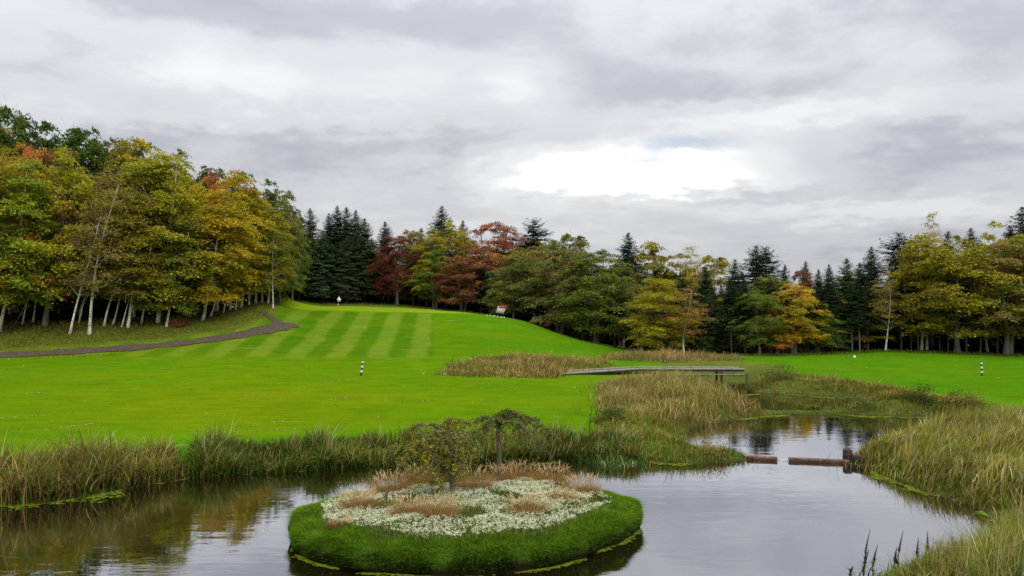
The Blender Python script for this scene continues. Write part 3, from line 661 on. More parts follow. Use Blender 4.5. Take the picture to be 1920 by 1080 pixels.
PROTO = {}
EXT_OF = {}
def build_protos():
    r = np.random.default_rng(77)
    for i in range(5):      # spreading maples, 14 m x 10 m
        H, W = 14, 10; cm, lc = crown_mesh('crown', r, H, W, .10, 38, 450, 66, .185, M_LEAF, prof=.85)
        PROTO['maple', i] = (*EXT['crown'], cm, trunk_mesh('trunk', r, H, .21, lc, M_BARK, .22, 1+(i % 3), splay=.10, lo=.2), 'maple_tree')
    for i in range(5):      # birches / aspens, 16 m x 7 m
        H, W = 16, 7; cm, lc = crown_mesh('crown', r, H, W, .11, 36, 410, 62, .175, M_LEAF, rad=(1.1, 1.8), prof=.8)
        PROTO['birch', i] = (*EXT['crown'], cm, trunk_mesh('trunk', r, H, .115, lc, M_BIRCH, .28, 1, top=.9, lo=.32), 'birch_tree')
    for i in range(3):      # thinly leaved birch
        H, W = 15, 5.5; cm, lc = crown_mesh('crown', r, H, W, .26, 24, 170, 34, .15, M_LEAF, rad=(.9, 1.5), prof=.8)
        PROTO['thin', i] = (*EXT['crown'], cm, trunk_mesh('trunk', r, H, .11, lc, M_BIRCH, .3, 1, top=.92, lo=.3), 'birch_tree')
    for i in range(3):      # dark, dense broadleaf of the back rows
        H, W = 15, 10; cm, lc = crown_mesh('crown', r, H, W, .10, 34, 340, 50, .24, M_LEAF, prof=.8, rad=(1.3, 2.1))
        PROTO['broad', i] = (*EXT['crown'], cm, trunk_mesh('trunk', r, H, .2, lc, M_BARK, .2, 1), 'broadleaf_tree')
    for i in range(4):
        H, W = 15, 7.6; g = Geo(); g.tube([(0, 0, -.3), (0.03, 0, 5), (0, .03, 10), (0, 0, 14.6)], [.2, .15, .08, .02], 7)
        PROTO['spruce', i] = (H, W, spruce_mesh('crown', r, H, W, .08 if i % 2 else .13, M_NEEDLE), g.mesh('trunk', M_DBARK, True), 'spruce_tree')
    for i in range(2):      # high-crowned slim spruces
        H, W = 15, 5.0; g = Geo(); g.tube([(0, 0, -.3), (.06, 0, 4), (0, .05, 8), (0, 0, 14.6)], [.15, .12, .08, .02], 7)
        for _ in range(26):
            z = r.uniform(2, 6); a = r.uniform(0, 6.28); L = r.uniform(.4, 1.3); g.tube([(0, 0, z), (L*.6*math.cos(a), L*.6*math.sin(a), z-.05), (L*math.cos(a), L*math.sin(a), z-.2)], [.018, .012, .005], 4, False)
        PROTO['pole', i] = (H, W, spruce_mesh('crown', r, H, W, .40, M_NEEDLE, levels=36), g.mesh('trunk', M_BARK, True), 'spruce_tree')
    for i in range(2):      # round-topped firs / pines
        H, W = 15, 6.5; g = Geo(); g.tube([(0, 0, -.3), (0.05, 0, 5), (0, .05, 10), (0, 0, 14.4)], [.22, .16, .1, .03], 7)
        PROTO['pine', i] = (H, W, spruce_mesh('crown', r, H, W, .25, M_NEEDLE, power=.16, levels=36, ragged=.34, droop=.12, nb=(8, 12)), g.mesh('trunk', M_DBARK, True), 'pine_tree')
build_protos()
NPROTO = {}
for k in PROTO: NPROTO[k[0]] = NPROTO.get(k[0], 0)+1
LEAFC = {'green': (.195, .255, .036), 'dgreen': (.095, .145, .028), 'olive': (.32, .28, .036), 'yg': (.42, .375, .035), 'yellow': (.56, .41, .03), 'brown': (.33, .24, .07),
         'red': (.21, .056, .032), 'redbrown': (.31, .145, .065), 'orange': (.60, .28, .06), 'spruce': (.052, .080, .030), 'dspruce': (.029, .046, .021), 'bspruce': (.070, .102, .046), 'ogreen': (.235, .245, .06), 'pale': (.36, .34, .13)}
_cnt = {}
def tree(kind, X, Y, h, w, col, acc=None, amt=0.0, lean=0.0, label='', cat='tree', group=None, var=None, name=None, thick=1.0):
    _cnt[kind] = _cnt.get(kind, 0)+1
    v = (_cnt[kind]*7+3) % NPROTO[kind] if var is None else var
    H, W, cm, tm, nm = PROTO[kind, v]
    spin = random.uniform(0, 6.283)
    root = empty(name or nm, (X, Y, hz1(X, Y)-.05), label, cat, group)
    root.rotation_euler = (Matrix.Rotation(math.radians(lean), 4, 'Y')@Matrix.Rotation(math.radians(random.uniform(-2, 2)), 4, 'X')@Matrix.Rotation(spin, 4, 'Z')).to_euler()
    s = (w/W, w/W, h/H)
    t = link('trunk', tm, root); t.scale = s
    c = link('crown', cm, root); c.scale = s
    b = LEAFC[col]; j = [math.exp(random.gauss(0, .07)) for _ in range(3)]
    c.color = (b[0]*j[0], b[1]*j[1], b[2]*j[2], 1)
    c['accent'] = list(LEAFC[acc or col]); c['accent_amount'] = float(amt)
    return root
def ptree(kind, px, Y, top, wpx, col, label, acc=None, amt=0.0, lean=0.0, **k):
    """px: column of the trunk foot; top: row of the tip; wpx: crown width in photo pixels"""
    if kind == 'pine': wpx *= 1.3
    X = (px-960)/F*Y; zt = CAMZ+(HZ-top)*Y/F; h = max(2.0, (zt-hz1(X, Y))/math.cos(math.radians(lean)))
    w = h*.48*math.sqrt(wpx/70) if kind == 'spruce' else wpx*Y/F
    return tree(kind, X, Y, h, w, col, acc, amt, lean, label, **k)

def build_trees():
    _p = globals()['ptree']
    def ptree(kind, px, Y, *a, **k): return _p(kind, px, Y+(3.3 if px < 510 else 0), *a, **k)
    g = 'birches along the left bank'
    # left bank, white-stemmed row (foot column, depth, tip row, crown width)
    ptree('birch', -60, 75, 285, 190, 'yg', 'yellow green birch cut by the left edge of the picture', 'green', .4, 5, group=g)
    ptree('birch', -2, 76.5, 300, 170, 'yg', 'leftmost white stemmed birch leaning right at the picture edge', 'green', .35, 9, group=g)
    ptree('maple', 84, 79, 280, 190, 'yg', 'dark stemmed green tree with an orange top beside the leftmost birch', 'orange', .22, 2)
    ptree('thin', 131, 77, 385, 90, 'brown', 'white birch leaning right with bare upper stem above brown leaves', 'olive', .3, 12, group=g)
    ptree('thin', 168, 77.5, 335, 130, 'brown', 'second leaning white birch with thin brown crown', 'olive', .5, 9, group=g)
    ptree('birch', 150, 83, 330, 130, 'brown', 'brown leaved birch filling the gap behind the two leaning birches', 'redbrown', .3, 3, group=g)
    ptree('thin', 195, 80, 440, 90, 'olive', 'slender strongly leaning birch right of the two brown crowned ones', 'brown', .3, 16, group=g)
    ptree('birch', 240, 80.5, 370, 130, 'olive', 'olive birch with forked pale foot in middle of the left bank', 'brown', .3, 7, group=g)
    ptree('birch', 250, 84, 300, 150, 'ogreen', 'tall olive green birch behind the forked one', 'yg', .4, 4, group=g)
    ptree('birch', 296, 83, 290, 170, 'yg', 'broad yellow green birch with twin pale stems on the left bank', 'olive', .3, 4, group=g)
    ptree('birch', 312, 82, 400, 120, 'green', 'lower green birch just right of the twin stemmed one', 'yg', .3, 5, group=g)
    ptree('maple', 350, 87, 415, 130, 'green', 'rich green tree hanging low over the bank before the yellow one', 'yg', .15, 2)
    ptree('birch', 380, 86, 360, 140, 'yg', 'white birch leaning hard right below the yellow crown', 'yellow', .4, 12, group=g)
    ptree('birch', 405, 90, 325, 150, 'yellow', 'bright yellow birch halfway along the left wood', 'yg', .35, 10, group=g)
    ptree('birch', 432, 91, 400, 90, 'olive', 'olive birch with grey stem right of the yellow one', 'brown', .4, 4, group=g)
    ptree('birch', 452, 92.5, 365, 100, 'yg', 'yellow green birch fifth from the right end of the left row', 'brown', .25, 4, group=g)
    ptree('birch', 467, 94, 385, 90, 'green', 'green birch fourth from the right end of the left row', 'yg', .4, 3, group=g)
    ptree('birch', 480, 95.5, 372, 90, 'yg', 'birch third from the right end of the left row', 'green', .4, 2, group=g)
    ptree('birch', 491, 97, 400, 80, 'green', 'birch second from the right end of the left row', 'yg', .4, 2, group=g)
    ptree('birch', 502, 97, 392, 95, 'yg', 'last white birch of the left row where the path bends', 'green', .45, 3, group=g)
    for px, Y, top, w, ln, c, lb in [
        (42, 79, 430, 60, 12, 'olive', 'thin leaning white stem second from the left picture edge'), (62, 80, 400, 70, 8, 'yg', 'slender pale stem left of the dark stemmed tree'),
        (148, 80.5, 420, 60, 14, 'brown', 'thin white stem squeezed between the two big leaning birches'), (212, 81, 410, 70, 18, 'olive', 'steeply leaning thin stem left of the forked birch'),
        (228, 80.5, 430, 60, 10, 'olive', 'thin pale stem just left of the forked birch'), (265, 82, 420, 70, 13, 'yg', 'leaning thin stem right of the forked birch'),
        (395, 88, 430, 60, 17, 'yg', 'steep thin white stem below the yellow birch'), (418, 89.5, 430, 60, 12, 'yg', 'thin white stem under the right side of the yellow birch'),
        (442, 91, 440, 55, 6, 'olive', 'thin white stem in the crowded end of the left row'), (512, 97.5, 430, 60, 4, 'green', 'small white stem right of the last big birch')]:
        ptree('thin', px, Y, top, w, c, lb, 'yg', .4, ln, group=g)
    # left hill behind
    for px, Y, top, w, c, a, am, kd, lb in [
        (5, 92, 203, 130, 'dgreen', 'green', .2, 'broad', 'tallest dark green tree at the top left corner of the wood'),
        (75, 93, 230, 150, 'dgreen', 'green', .25, 'broad', 'dark green tree right of the tallest on the left skyline'),
        (150, 94, 240, 130, 'dgreen', 'olive', .2, 'broad', 'dark pointed green tree third on the left skyline'),
        (40, 97, 218, 130, 'dgreen', 'green', .3, 'broad', 'dark crown filling the gap right of the tallest left tree'),
        (112, 98, 238, 140, 'dgreen', 'ogreen', .3, 'broad', 'dark crown between the second and third left skyline trees'),
        (188, 98, 262, 120, 'dgreen', 'olive', .3, 'broad', 'dark green crown right of the pointed skyline tree'),
        (235, 98, 266, 120, 'ogreen', 'olive', .4, 'broad', 'dull green crown left of the round olive hump'),
        (292, 98, 272, 130, 'olive', 'yg', .4, 'broad', 'olive crown on the right shoulder of the round hump'),
        (25, 83, 290, 130, 'yg', 'orange', .35, 'maple', 'green tree with orange top near the left picture edge'),
        (60, 86, 275, 110, 'redbrown', 'orange', .6, 'maple', 'orange red crown below the left dark skyline trees'),
        (170, 86, 345, 90, 'redbrown', 'yg', .3, 'maple', 'small rust coloured crown among the left birches'),
        (210, 95, 285, 110, 'ogreen', 'yg', .3, 'broad', 'olive green skyline tree between dark and yellow crowns'),
        (255, 93, 262, 140, 'olive', 'yellow', .35, 'broad', 'olive yellow tree forming the round hump of the left skyline'),
        (325, 94, 282, 130, 'olive', 'yellow', .3, 'broad', 'olive yellow skyline tree right of the round hump'),
        (350, 92, 320, 110, 'yg', 'yellow', .4, 'maple', 'yellow green crown below the left skyline notch'),
        (390, 100, 315, 100, 'dgreen', 'olive', .3, 'broad', 'dark olive skyline tree right of the notch'),
        (405, 97, 325, 80, 'redbrown', 'orange', .6, 'maple', 'orange red crown peeking above the yellow birch'),
        (445, 102, 322, 100, 'ogreen', 'dgreen', .4, 'broad', 'dark rounded skyline tree beyond the orange crown'),
        (465, 99, 350, 90, 'redbrown', 'olive', .5, 'maple', 'rust brown crown behind the right end of the left row'),
        (490, 103, 338, 100, 'dgreen', 'brown', .3, 'broad', 'dark skyline tree on the falling ridge line'),
        (525, 106, 358, 90, 'ogreen', 'brown', .3, 'broad', 'dark brownish tree last but one on the left skyline'),
        (548, 112, 385, 70, 'dgreen', 'olive', .2, 'broad', 'last dark broadleaf where the left skyline meets the spruces')]:
        ptree(kd, px, Y, top, w, c, lb, a, am)
    # spruces in the middle
    g = 'spruces beyond the plateau'
    for px, Y, top, w, c, lb in [
        (562, 128, 400, 62, 'spruce', 'leftmost dark spruce beyond the plateau'),
        (582, 132, 388, 60, 'spruce', 'second spruce from the left beyond the plateau'),
        (606, 128, 430, 85, 'bspruce', 'shorter bluish spruce in front of the left spruce tops'),
        (617, 134, 398, 55, 'dspruce', 'thin dark spruce left of the tallest pair'),
        (632, 133, 384, 55, 'dspruce', 'left one of the tallest spruce pair'),
        (649, 133, 386, 55, 'dspruce', 'right one of the tallest spruce pair'),
        (650, 128, 440, 95, 'bspruce', 'broad bluish green spruce behind the hooded marker post'),
        (667, 134, 392, 70, 'spruce', 'pointed spruce right of the tallest pair'),
        (684, 130, 408, 85, 'spruce', 'broad dark spruce left of the red maple'),
        (540, 126, 440, 70, 'spruce', 'dark spruce right behind the last white birches'),
        (722, 137, 414, 70, 'dspruce', 'dark spruce above the red maple'),
        (828, 138, 384, 80, 'dspruce', 'tall dark spruce rising over the yellow green crowns'),
        (868, 138, 412, 50, 'dspruce', 'small dark spruce tip right of the tall one'),
        (790, 137, 425, 60, 'spruce', 'spruce half hidden behind the yellow green crowns')]:
        ptree('spruce', px, Y, top, w, c, lb, group=g)
    # mixed front, middle
    for a in [
        ('maple', 745, 127, 442, 95, 'red', 'dark red maple beside the spruces', 'redbrown', .3),
        ('maple', 775, 131, 432, 90, 'olive', 'olive tree between red maple and yellow green crowns', 'yg', .4),
        ('maple', 835, 130, 415, 120, 'yg', 'yellow green tree under the tall dark spruce', 'green', .4),
        ('maple', 815, 123, 470, 90, 'green', 'lower green tree right of the red maple', 'yg', .3),
        ('maple', 868, 119, 480, 110, 'redbrown', 'low rust brown tree behind the plateau edge', 'red', .3),
        ('maple', 925, 122, 420, 135, 'redbrown', 'large rust red maple above the information board', 'orange', .25),
        ('pine', 1000, 124, 408, 66, 'dspruce', 'dark round topped pine on the middle skyline', None, 0),
        ('maple', 962, 111, 478, 105, 'ogreen', 'olive green tree right of the information board', 'green', .3),
        ('broad', 950, 130, 440, 110, 'olive', 'olive crown behind the rust red maple', 'yg', .3),
        ('maple', 1005, 116, 455, 130, 'olive', 'brownish olive tree below the round topped pine', 'brown', .3),
        ('maple', 1050, 106, 452, 150, 'ogreen', 'big olive brown tree with clustered grey stems', 'brown', .35),
        ('broad', 1075, 122, 440, 90, 'ogreen', 'dull green crown on the skyline right of the pine', 'dgreen', .3),
        ('maple', 1118, 101, 470, 150, 'green', 'big grey green tree at the foot of the slope', 'ogreen', .35),
        ('spruce', 1178, 112, 434, 75, 'dspruce', 'pointed spruce right of the big grey green tree', None, 0),
        ('maple', 1165, 106, 500, 110, 'ogreen', 'shaded olive tree below the pointed spruce', 'dgreen', .4),
        ('broad', 1225, 112, 455, 110, 'olive', 'olive tree right of the pointed spruce', 'yg', .3),
        ('thin', 1290, 110, 462, 80, 'pale', 'thin leaved pale treetop on the skyline right of centre', 'yellow', .4),
        ('broad', 1275, 108, 478, 110, 'olive', 'olive yellow tree behind the yellow green maple', 'yellow', .3),
        ('broad', 1340, 112, 480, 90, 'yg', 'yellow green crown behind the dark firs', 'olive', .4),
        ('maple', 1240, 87, 522, 135, 'yg', 'layered yellow green maple with three thin stems', 'olive', .3),
        ('thin', 1283, 84.5, 540, 95, 'brown', 'slim white birch at the forest edge behind the dry grass', 'orange', .45),
        ('spruce', 1325, 96, 498, 65, 'dspruce', 'dark fir right of the slim white birch', None, 0),
        ('spruce', 1378, 98, 484, 75, 'dspruce', 'dark fir left of the tall double pine', None, 0),
        ('pine', 1418, 104, 458, 50, 'dspruce', 'left trunk of the tall double pine', None, 0),
        ('pine', 1438, 104, 460, 56, 'dspruce', 'right trunk of the tall double pine', None, 0),
        ('maple', 1425, 87, 540, 110, 'green', 'round green tree at the forest edge right of the birch', 'ogreen', .3),
        ('maple', 1490, 88, 532, 115, 'yellow', 'yellow orange tree at the right forest edge', 'yg', .45),
        ('maple', 1458, 87, 580, 60, 'orange', 'small orange sapling left of the yellow orange tree', 'yellow', .5),
        ('maple', 1500, 100, 507, 55, 'red', 'small dark red treetop between the spruce tips', 'redbrown', .5),
        ('maple', 1535, 89, 570, 85, 'green', 'low green tree right of the yellow orange one', 'dgreen', .4),
        ('spruce', 1470, 106, 494, 40, 'dspruce', 'narrow spruce tip right of the double pine', None, 0),
        ('spruce', 1510, 106, 488, 42, 'dspruce', 'narrow spruce tip above the dark red treetop', None, 0),
        ('spruce', 1533, 103, 503, 50, 'dspruce', 'spruce tip third right of the double pine', None, 0),
        ('spruce', 1553, 104, 494, 52, 'dspruce', 'spruce tip fourth right of the double pine', None, 0),
        ('spruce', 1585, 98, 482, 85, 'spruce', 'broad spruce in the middle of the right skyline', None, 0),
        ('spruce', 1612, 102, 490, 55, 'dspruce', 'spruce between the broad one and the tallest right tip', None, 0),
        ('spruce', 1636, 98, 460, 80, 'dspruce', 'tallest sharp spruce tip of the right skyline', None, 0),
        ('spruce', 1568, 92, 540, 85, 'spruce', 'lower dark spruce at the right forest edge', None, 0),
        ('thin', 1660, 91, 525, 75, 'brown', 'birch with a curved white stem at the right forest edge', 'olive', .5),
        ('pine', 1686, 101, 434, 75, 'dspruce', 'dark spruce with layered spreading branches on the right skyline', None, 0),
        ('thin', 1748, 98, 398, 60, 'pale', 'thin leaved pale poplar rising over the right skyline', 'yellow', .2),
        ('birch', 1728, 92.5, 440, 120, 'yg', 'yellow green birch, left one of the two pale stems at right', 'olive', .35),
        ('birch', 1738, 93, 455, 130, 'olive', 'olive birch, right one of the two pale stems at right', 'yg', .45),
        ('maple', 1795, 89.5, 445, 190, 'yg', 'wide yellow olive tree overhanging the right lawn', 'olive', .45),
        ('broad', 1705, 99, 470, 80, 'olive', 'olive crown right of the tallest sharp spruce', 'yg', .5),
        ('spruce', 1780, 101, 430, 60, 'dspruce', 'spruce tip right of the pale poplar', None, 0),
        ('spruce', 1822, 101, 425, 60, 'dspruce', 'spruce tip second right of the pale poplar', None, 0),
        ('broad', 1862, 98, 418, 90, 'yg', 'pale green crown on the far right skyline', 'olive', .3),
        ('spruce', 1893, 100, 420, 50, 'dspruce', 'spruce tip near the right picture edge', None, 0),
        ('maple', 1888, 88.5, 450, 190, 'olive', 'big brown olive tree with thick dark stem at right', 'brown', .4),
        ('birch', 1852, 92, 470, 110, 'olive', 'spindly olive birch before the dark wood at far right', 'yg', .3),
        ('spruce', 1922, 93, 384, 80, 'dspruce', 'tall spruce cut by the right edge of the picture', None, 0),
        ('maple', 1965, 89, 430, 170, 'olive', 'olive tree cut by the right edge of the picture', 'yg', .3)]:
        ptree(a[0], a[1], a[2], a[3], a[4], a[5], a[6], a[7], a[8])
build_trees()
def build_edge():
    r = np.random.default_rng(19)
    ORD = ['first', 'second', 'third', 'fourth', 'fifth', 'sixth', 'seventh', 'eighth', 'ninth', 'tenth', 'eleventh', 'twelfth', 'thirteenth', 'fourteenth', 'fifteenth', 'sixteenth', 'seventeenth', 'eighteenth']
    # slim bare stems standing in the dark of the wood edge
    for k, px in enumerate([1372, 1398, 1445, 1468, 1512, 1530, 1560, 1598, 1612, 1628, 1690, 1708, 1722, 1762, 1778, 1812, 1838, 1870]):
        Y = float(treeY(px))+r.uniform(1.5, 5); X = (px-960)/F*Y; h = r.uniform(6.5, 8.5)
        tree('pole', X, Y, h, r.uniform(2.6, 3.6), 'dspruce', lean=r.normal(0, 1.2), label=f'slim bare stemmed spruce at the right wood edge, {ORD[k]} from the left', group='slim stems at the right wood edge')
    for k, px in enumerate([705, 728, 786, 800, 848, 862, 902, 918, 1012, 1030, 1072, 1090, 1152, 1196]):
        Y = float(treeY(px))+r.uniform(4, 9); X = (px-960)/F*Y; h = r.uniform(6, 7.5)
        tree('pole', X, Y, h, r.uniform(2.6, 3.6), 'dspruce', lean=r.normal(0, 1.5), label=f'slim bare stemmed spruce beyond the striped slope, {ORD[k]} from the left', group='slim stems beyond the slope')
    # leafy understorey behind the left birches
    for k, px in enumerate(np.linspace(-40, 520, 16)):
        Y = float(treeY(px))+r.uniform(4.0, 7.0)+2; X = (px-960)/F*Y
        tree('broad', X, Y, r.uniform(3.0, 5.5), r.uniform(4.5, 6.5), ['dgreen', 'ogreen', 'brown'][int(r.integers(0, 3))], 'green', .3, label=f'low leafy undergrowth behind the left birches, {ORD[k]} from the left', cat='undergrowth', group='undergrowth behind the left birches', name='undergrowth_bush')
build_edge()

SKY_PX = [-400, 0, 60, 150, 200, 330, 380, 480, 550, 580, 690, 760, 850, 940, 1000, 1100, 1180, 1300, 1400, 1500, 1600, 1700, 1800, 1900, 2000, 2400]
SKY_PY = [210, 222, 245, 255, 280, 295, 325, 350, 395, 405, 420, 440, 430, 440, 445, 462, 468, 482, 492, 515, 505, 470, 450, 430, 415, 410]
def build_fillers():
    r = np.random.default_rng(4); pts = []
    occ = [(o.location.x, o.location.y) for o in COL.objects if o.type == 'EMPTY']
    for _ in range(9000):
        px = r.uniform(-330, 2250); d = 5+38*r.uniform()**1.2; Y = treeY(px)+d; X = (px-960)/F*Y
        if all((X-a)**2+(Y-b)**2 > (4.3+.045*d)**2 for a, b in pts) and all((X-a)**2+(Y-b)**2 > 2.6**2 for a, b in occ): pts.append((X, Y))
        if len(pts) >= 215: break
    for X, Y in pts:
        px = 960+F*X/Y; top = np.interp(px, SKY_PX, SKY_PY)+r.uniform(8, 70)
        zone = 'behind the birches of the left bank' if px < 520 else ('behind the striped slope' if px < 1130 else 'behind the right lawn')
        CN = {'dgreen': 'dark green', 'ogreen': 'dull green', 'olive': 'olive', 'green': 'green', 'brown': 'brownish'}
        pc = .15 if px < 500 else (.55 if px < 1150 else .62)
        h = CAMZ+(HZ-top)*Y/F-hz1(X, Y)
        h = float(np.clip(h, 5, 19))
        if r.uniform() < pc:
            tree('spruce', X, Y, h, h*.47, r.choice(['dspruce', 'spruce']), label='dark spruce in the crowd '+zone, group='spruces deep in the wood '+zone)
        else:
            c = r.choice(['dgreen', 'ogreen', 'olive', 'green', 'brown'] if px < 1500 else ['dgreen', 'ogreen', 'olive'])
            tree('broad', X, Y, h, r.uniform(7, 10), c, 'olive', .3, label=CN[c]+' leafy tree in the crowd '+zone, group=CN[c]+' trees deep in the wood '+zone)
build_fillers()

# ------------------------------------------------------------------ small things lying on the lawn
def lawn_litter():
    r = np.random.default_rng(88); B = Bl()
    for (x0, y0, x1, y1, wd, dn) in [(50, 737, 87, 737, .16, 90), (192, 730, 207, 730, .2, 80), (460, 742, 506, 739, .2, 110), (618, 748, 669, 742, .2, 130), (500, 721, 527, 720, .2, 60), (0, 783, 175, 767, .12, 22), (80, 806, 195, 790, .18, 60),
                                 (435, 801, 552, 782, .12, 26), (607, 716, 672, 712, .18, 45), (785, 753, 820, 748, .14, 50), (350, 812, 660, 795, .5, 26), (300, 700, 330, 699, .2, 40), (930, 730, 990, 727, .16, 30)]:
        a, b = np.array(G0(x0, y0, .85)), np.array(G0(x1, y1, .85)); L = np.hypot(*(b-a)); n = int(L*dn)
        u = r.beta(1.3, 1.3, n)[:, None]; p = a+(b-a)*u+r.normal(0, wd*.35, (n, 2)); c = pal(n, [(.42, .30, .10), (.5, .38, .18), (.32, .26, .05)], [3, 2, 2], .2, r)
        B.add(*blades(np.c_[p, hz(p[:, 0], p[:, 1])], r.uniform(.03, .08, n), np.full(n, .05), np.full(n, 1.2), c, c, 2, None, 1.0, 5))
    B.obj('worn_turf', kind='stuff', label='dry straw coloured scrapes in the mown fairway', category='worn turf')
    B = Bl(); n = 2600; px = r.uniform(-60, 520, n); Y = treeY(px)-r.uniform(-3, 9, n)**1.0; X = (px-960)/F*Y
    n2 = 500; px2 = r.uniform(0, 1900, n2); Y2 = np.minimum(r.uniform(42, 100, n2), treeY(px2)-1); X2 = (px2-960)/F*Y2; X = np.r_[X, X2]; Y = np.r_[Y, Y2]
    ok = shore_d(X, Y) > 2.5; X = X[ok]; Y = Y[ok]; n = len(X); c = pal(n, [(.42, .25, .05), (.30, .12, .04), (.45, .38, .08), (.5, .48, .3)], [3, 3, 2, .6], .25, r)
    B.add(*blades(np.c_[X, Y, hz(X, Y)+.02], r.uniform(.06, .12, n), np.full(n, .10), np.full(n, 1.3), c, c, 2, None, 1.0, 6))
    L_ = Bl(); n = 15000; px = r.uniform(-150, 540, n); d = r.uniform(-2.5, 6.5, n); Y = treeY(px)-d; X = (px-960)/F*Y; ok = seg_dist(X, Y, np.array([P(*p)[:2] for p in PATH_PTS]), False) > 1.5
    up = Y > np.interp(px, [-600, 0, 150, 300, 450, 520, 560], [70.5, 74.8, 78, 81.5, 87, 94, 110]); ok &= up; X = X[ok]; Y = Y[ok]; d = d[ok]; n = len(X); c = pal(n, [(.15, .17, .025), (.22, .18, .05), (.11, .15, .02), (.24, .12, .05)], [4, 2.5, 3, 1], .28, r)
    L_.add(*blades(np.c_[X, Y, hz(X, Y)], r.uniform(.10, .38, n)*(1.25-.09*d), np.full(n, .055), np.abs(r.normal(.6, .3, n)), c*.85, c*1.1, 2, None, 1.0, 16))
    n = 7000; px = r.uniform(530, 2050, n); Y = treeY(px)-r.normal(.6, .9, n); X = (px-960)/F*Y; c = pal(n, [(.10, .17, .02), (.16, .16, .03), (.07, .10, .02)], [3, 2, 2], .28, r)
    L_.add(*blades(np.c_[X, Y, hz(X, Y)], r.uniform(.10, .40, n), np.full(n, .06), np.abs(r.normal(.5, .3, n)), c*.85, c*1.1, 2, None, 1.0, 17))
    L_.obj('rough_grass', kind='stuff', label='rough uncut grass along the foot of the woods', category='grass')
    B.obj('fallen_leaves', kind='stuff', label='fallen autumn leaves strewn over the left bank and lawns', category='leaves')
lawn_litter()

# ------------------------------------------------------------------ shrubs
def shrub(px, Y, w, h, col, label, acc=None, amt=0., n=26, leaf=.09, name='shrub', z=None):
    r = np.random.default_rng(int(px)); cm, lc = crown_mesh('foliage', r, h, w, .05, 9, 70, n, leaf, M_LEAF, rad=(w*.16, w*.26), prof=.7)
    X = (px-960)/F*Y; root = empty(name, (X, Y, max(0.0, hz1(X, Y)) if z is None else z), label, 'shrub')
    c = link('foliage', cm, root); c.color = (*LEAFC[col], 1); c['accent'] = list(LEAFC[acc or col]); c['accent_amount'] = float(amt)
    g = Geo()
    for c_, lr, _ in lc: g.tube([(r.normal(0, .05), r.normal(0, .05), -.1), c_*np.array([.5, .5, .5]), c_], [.025, .018, .008], 4)
    link('stems', g.mesh('stems', M_DBARK), root)
shrub(335, 86, 2.4, .9, 'redbrown', 'low rust red shrub on the left bank below the birches', 'orange', .3, leaf=.14)
shrub(1725, 48.6, 2.5, 1.4, 'dgreen', 'round dark green shrub on the far side of the upper pond')
shrub(1605, 49.3, 3.2, .95, 'ogreen', 'low olive shrub at the water edge of the upper pond', 'dgreen', .4)
shrub(1465, 61.5, 3.8, 1.1, 'dgreen', 'dark low shrub right of the footbridge', 'ogreen', .5)
shrub(1800, 47.6, 3.2, .9, 'brown', 'brownish low shrub right of the round dark one', 'dgreen', .5)
shrub(1145, 41, 2.0, .9, 'green', 'small green shrub at the left end of the tan reeds', 'dgreen', .5)
shrub(1330, 35.6, 2.2, .8, 'ogreen', 'scraggly olive shrub on the spit left of the weir', 'brown', .5, n=18, leaf=.07, z=.0)
shrub(1225, 99, 3.0, 2.2, 'dgreen', 'shaded undergrowth bush beside the three stemmed maple', leaf=.16)
shrub(1490, 90.5, 5.0, 2.0, 'dgreen', 'dark undergrowth bush under the yellow orange tree', leaf=.16)

# ------------------------------------------------------------------ island
IC, IA, IB, IR = np.array([-1.38, 24.25]), 5.32, 3.68, math.radians(11)
def isl_pt(rho, a):
    e = 1+.035*np.sin(3*a+.5)+.02*np.sin(5*a+2)+.008*np.sin(11*a+1)+.006*np.sin(19*a)
    x = rho*e*IA*np.cos(a); y = rho*e*IB*np.sin(a)
    return np.stack([IC[0]+x*math.cos(IR)-y*math.sin(IR), IC[1]+x*math.sin(IR)+y*math.cos(IR)], -1)
def isl_rho(x, y):
    dx, dy = x-IC[0], y-IC[1]; u = (dx*math.cos(IR)+dy*math.sin(IR))/IA; v = (-dx*math.sin(IR)+dy*math.cos(IR))/IB
    a = np.arctan2(v, u); return np.hypot(u, v)/(1+.035*np.sin(3*a+.5)+.02*np.sin(5*a+2)), a
PR_R = [0, .3, .6, .80, .88, .935, .97, .992, 1.0, .992, .975, .965]
PR_Z = [.95, .92, .84, .74, .70, .655, .59, .49, .34, .16, .05, -.3]
def isl_z(rho): return np.interp(rho, PR_R[:9], PR_Z[:9])
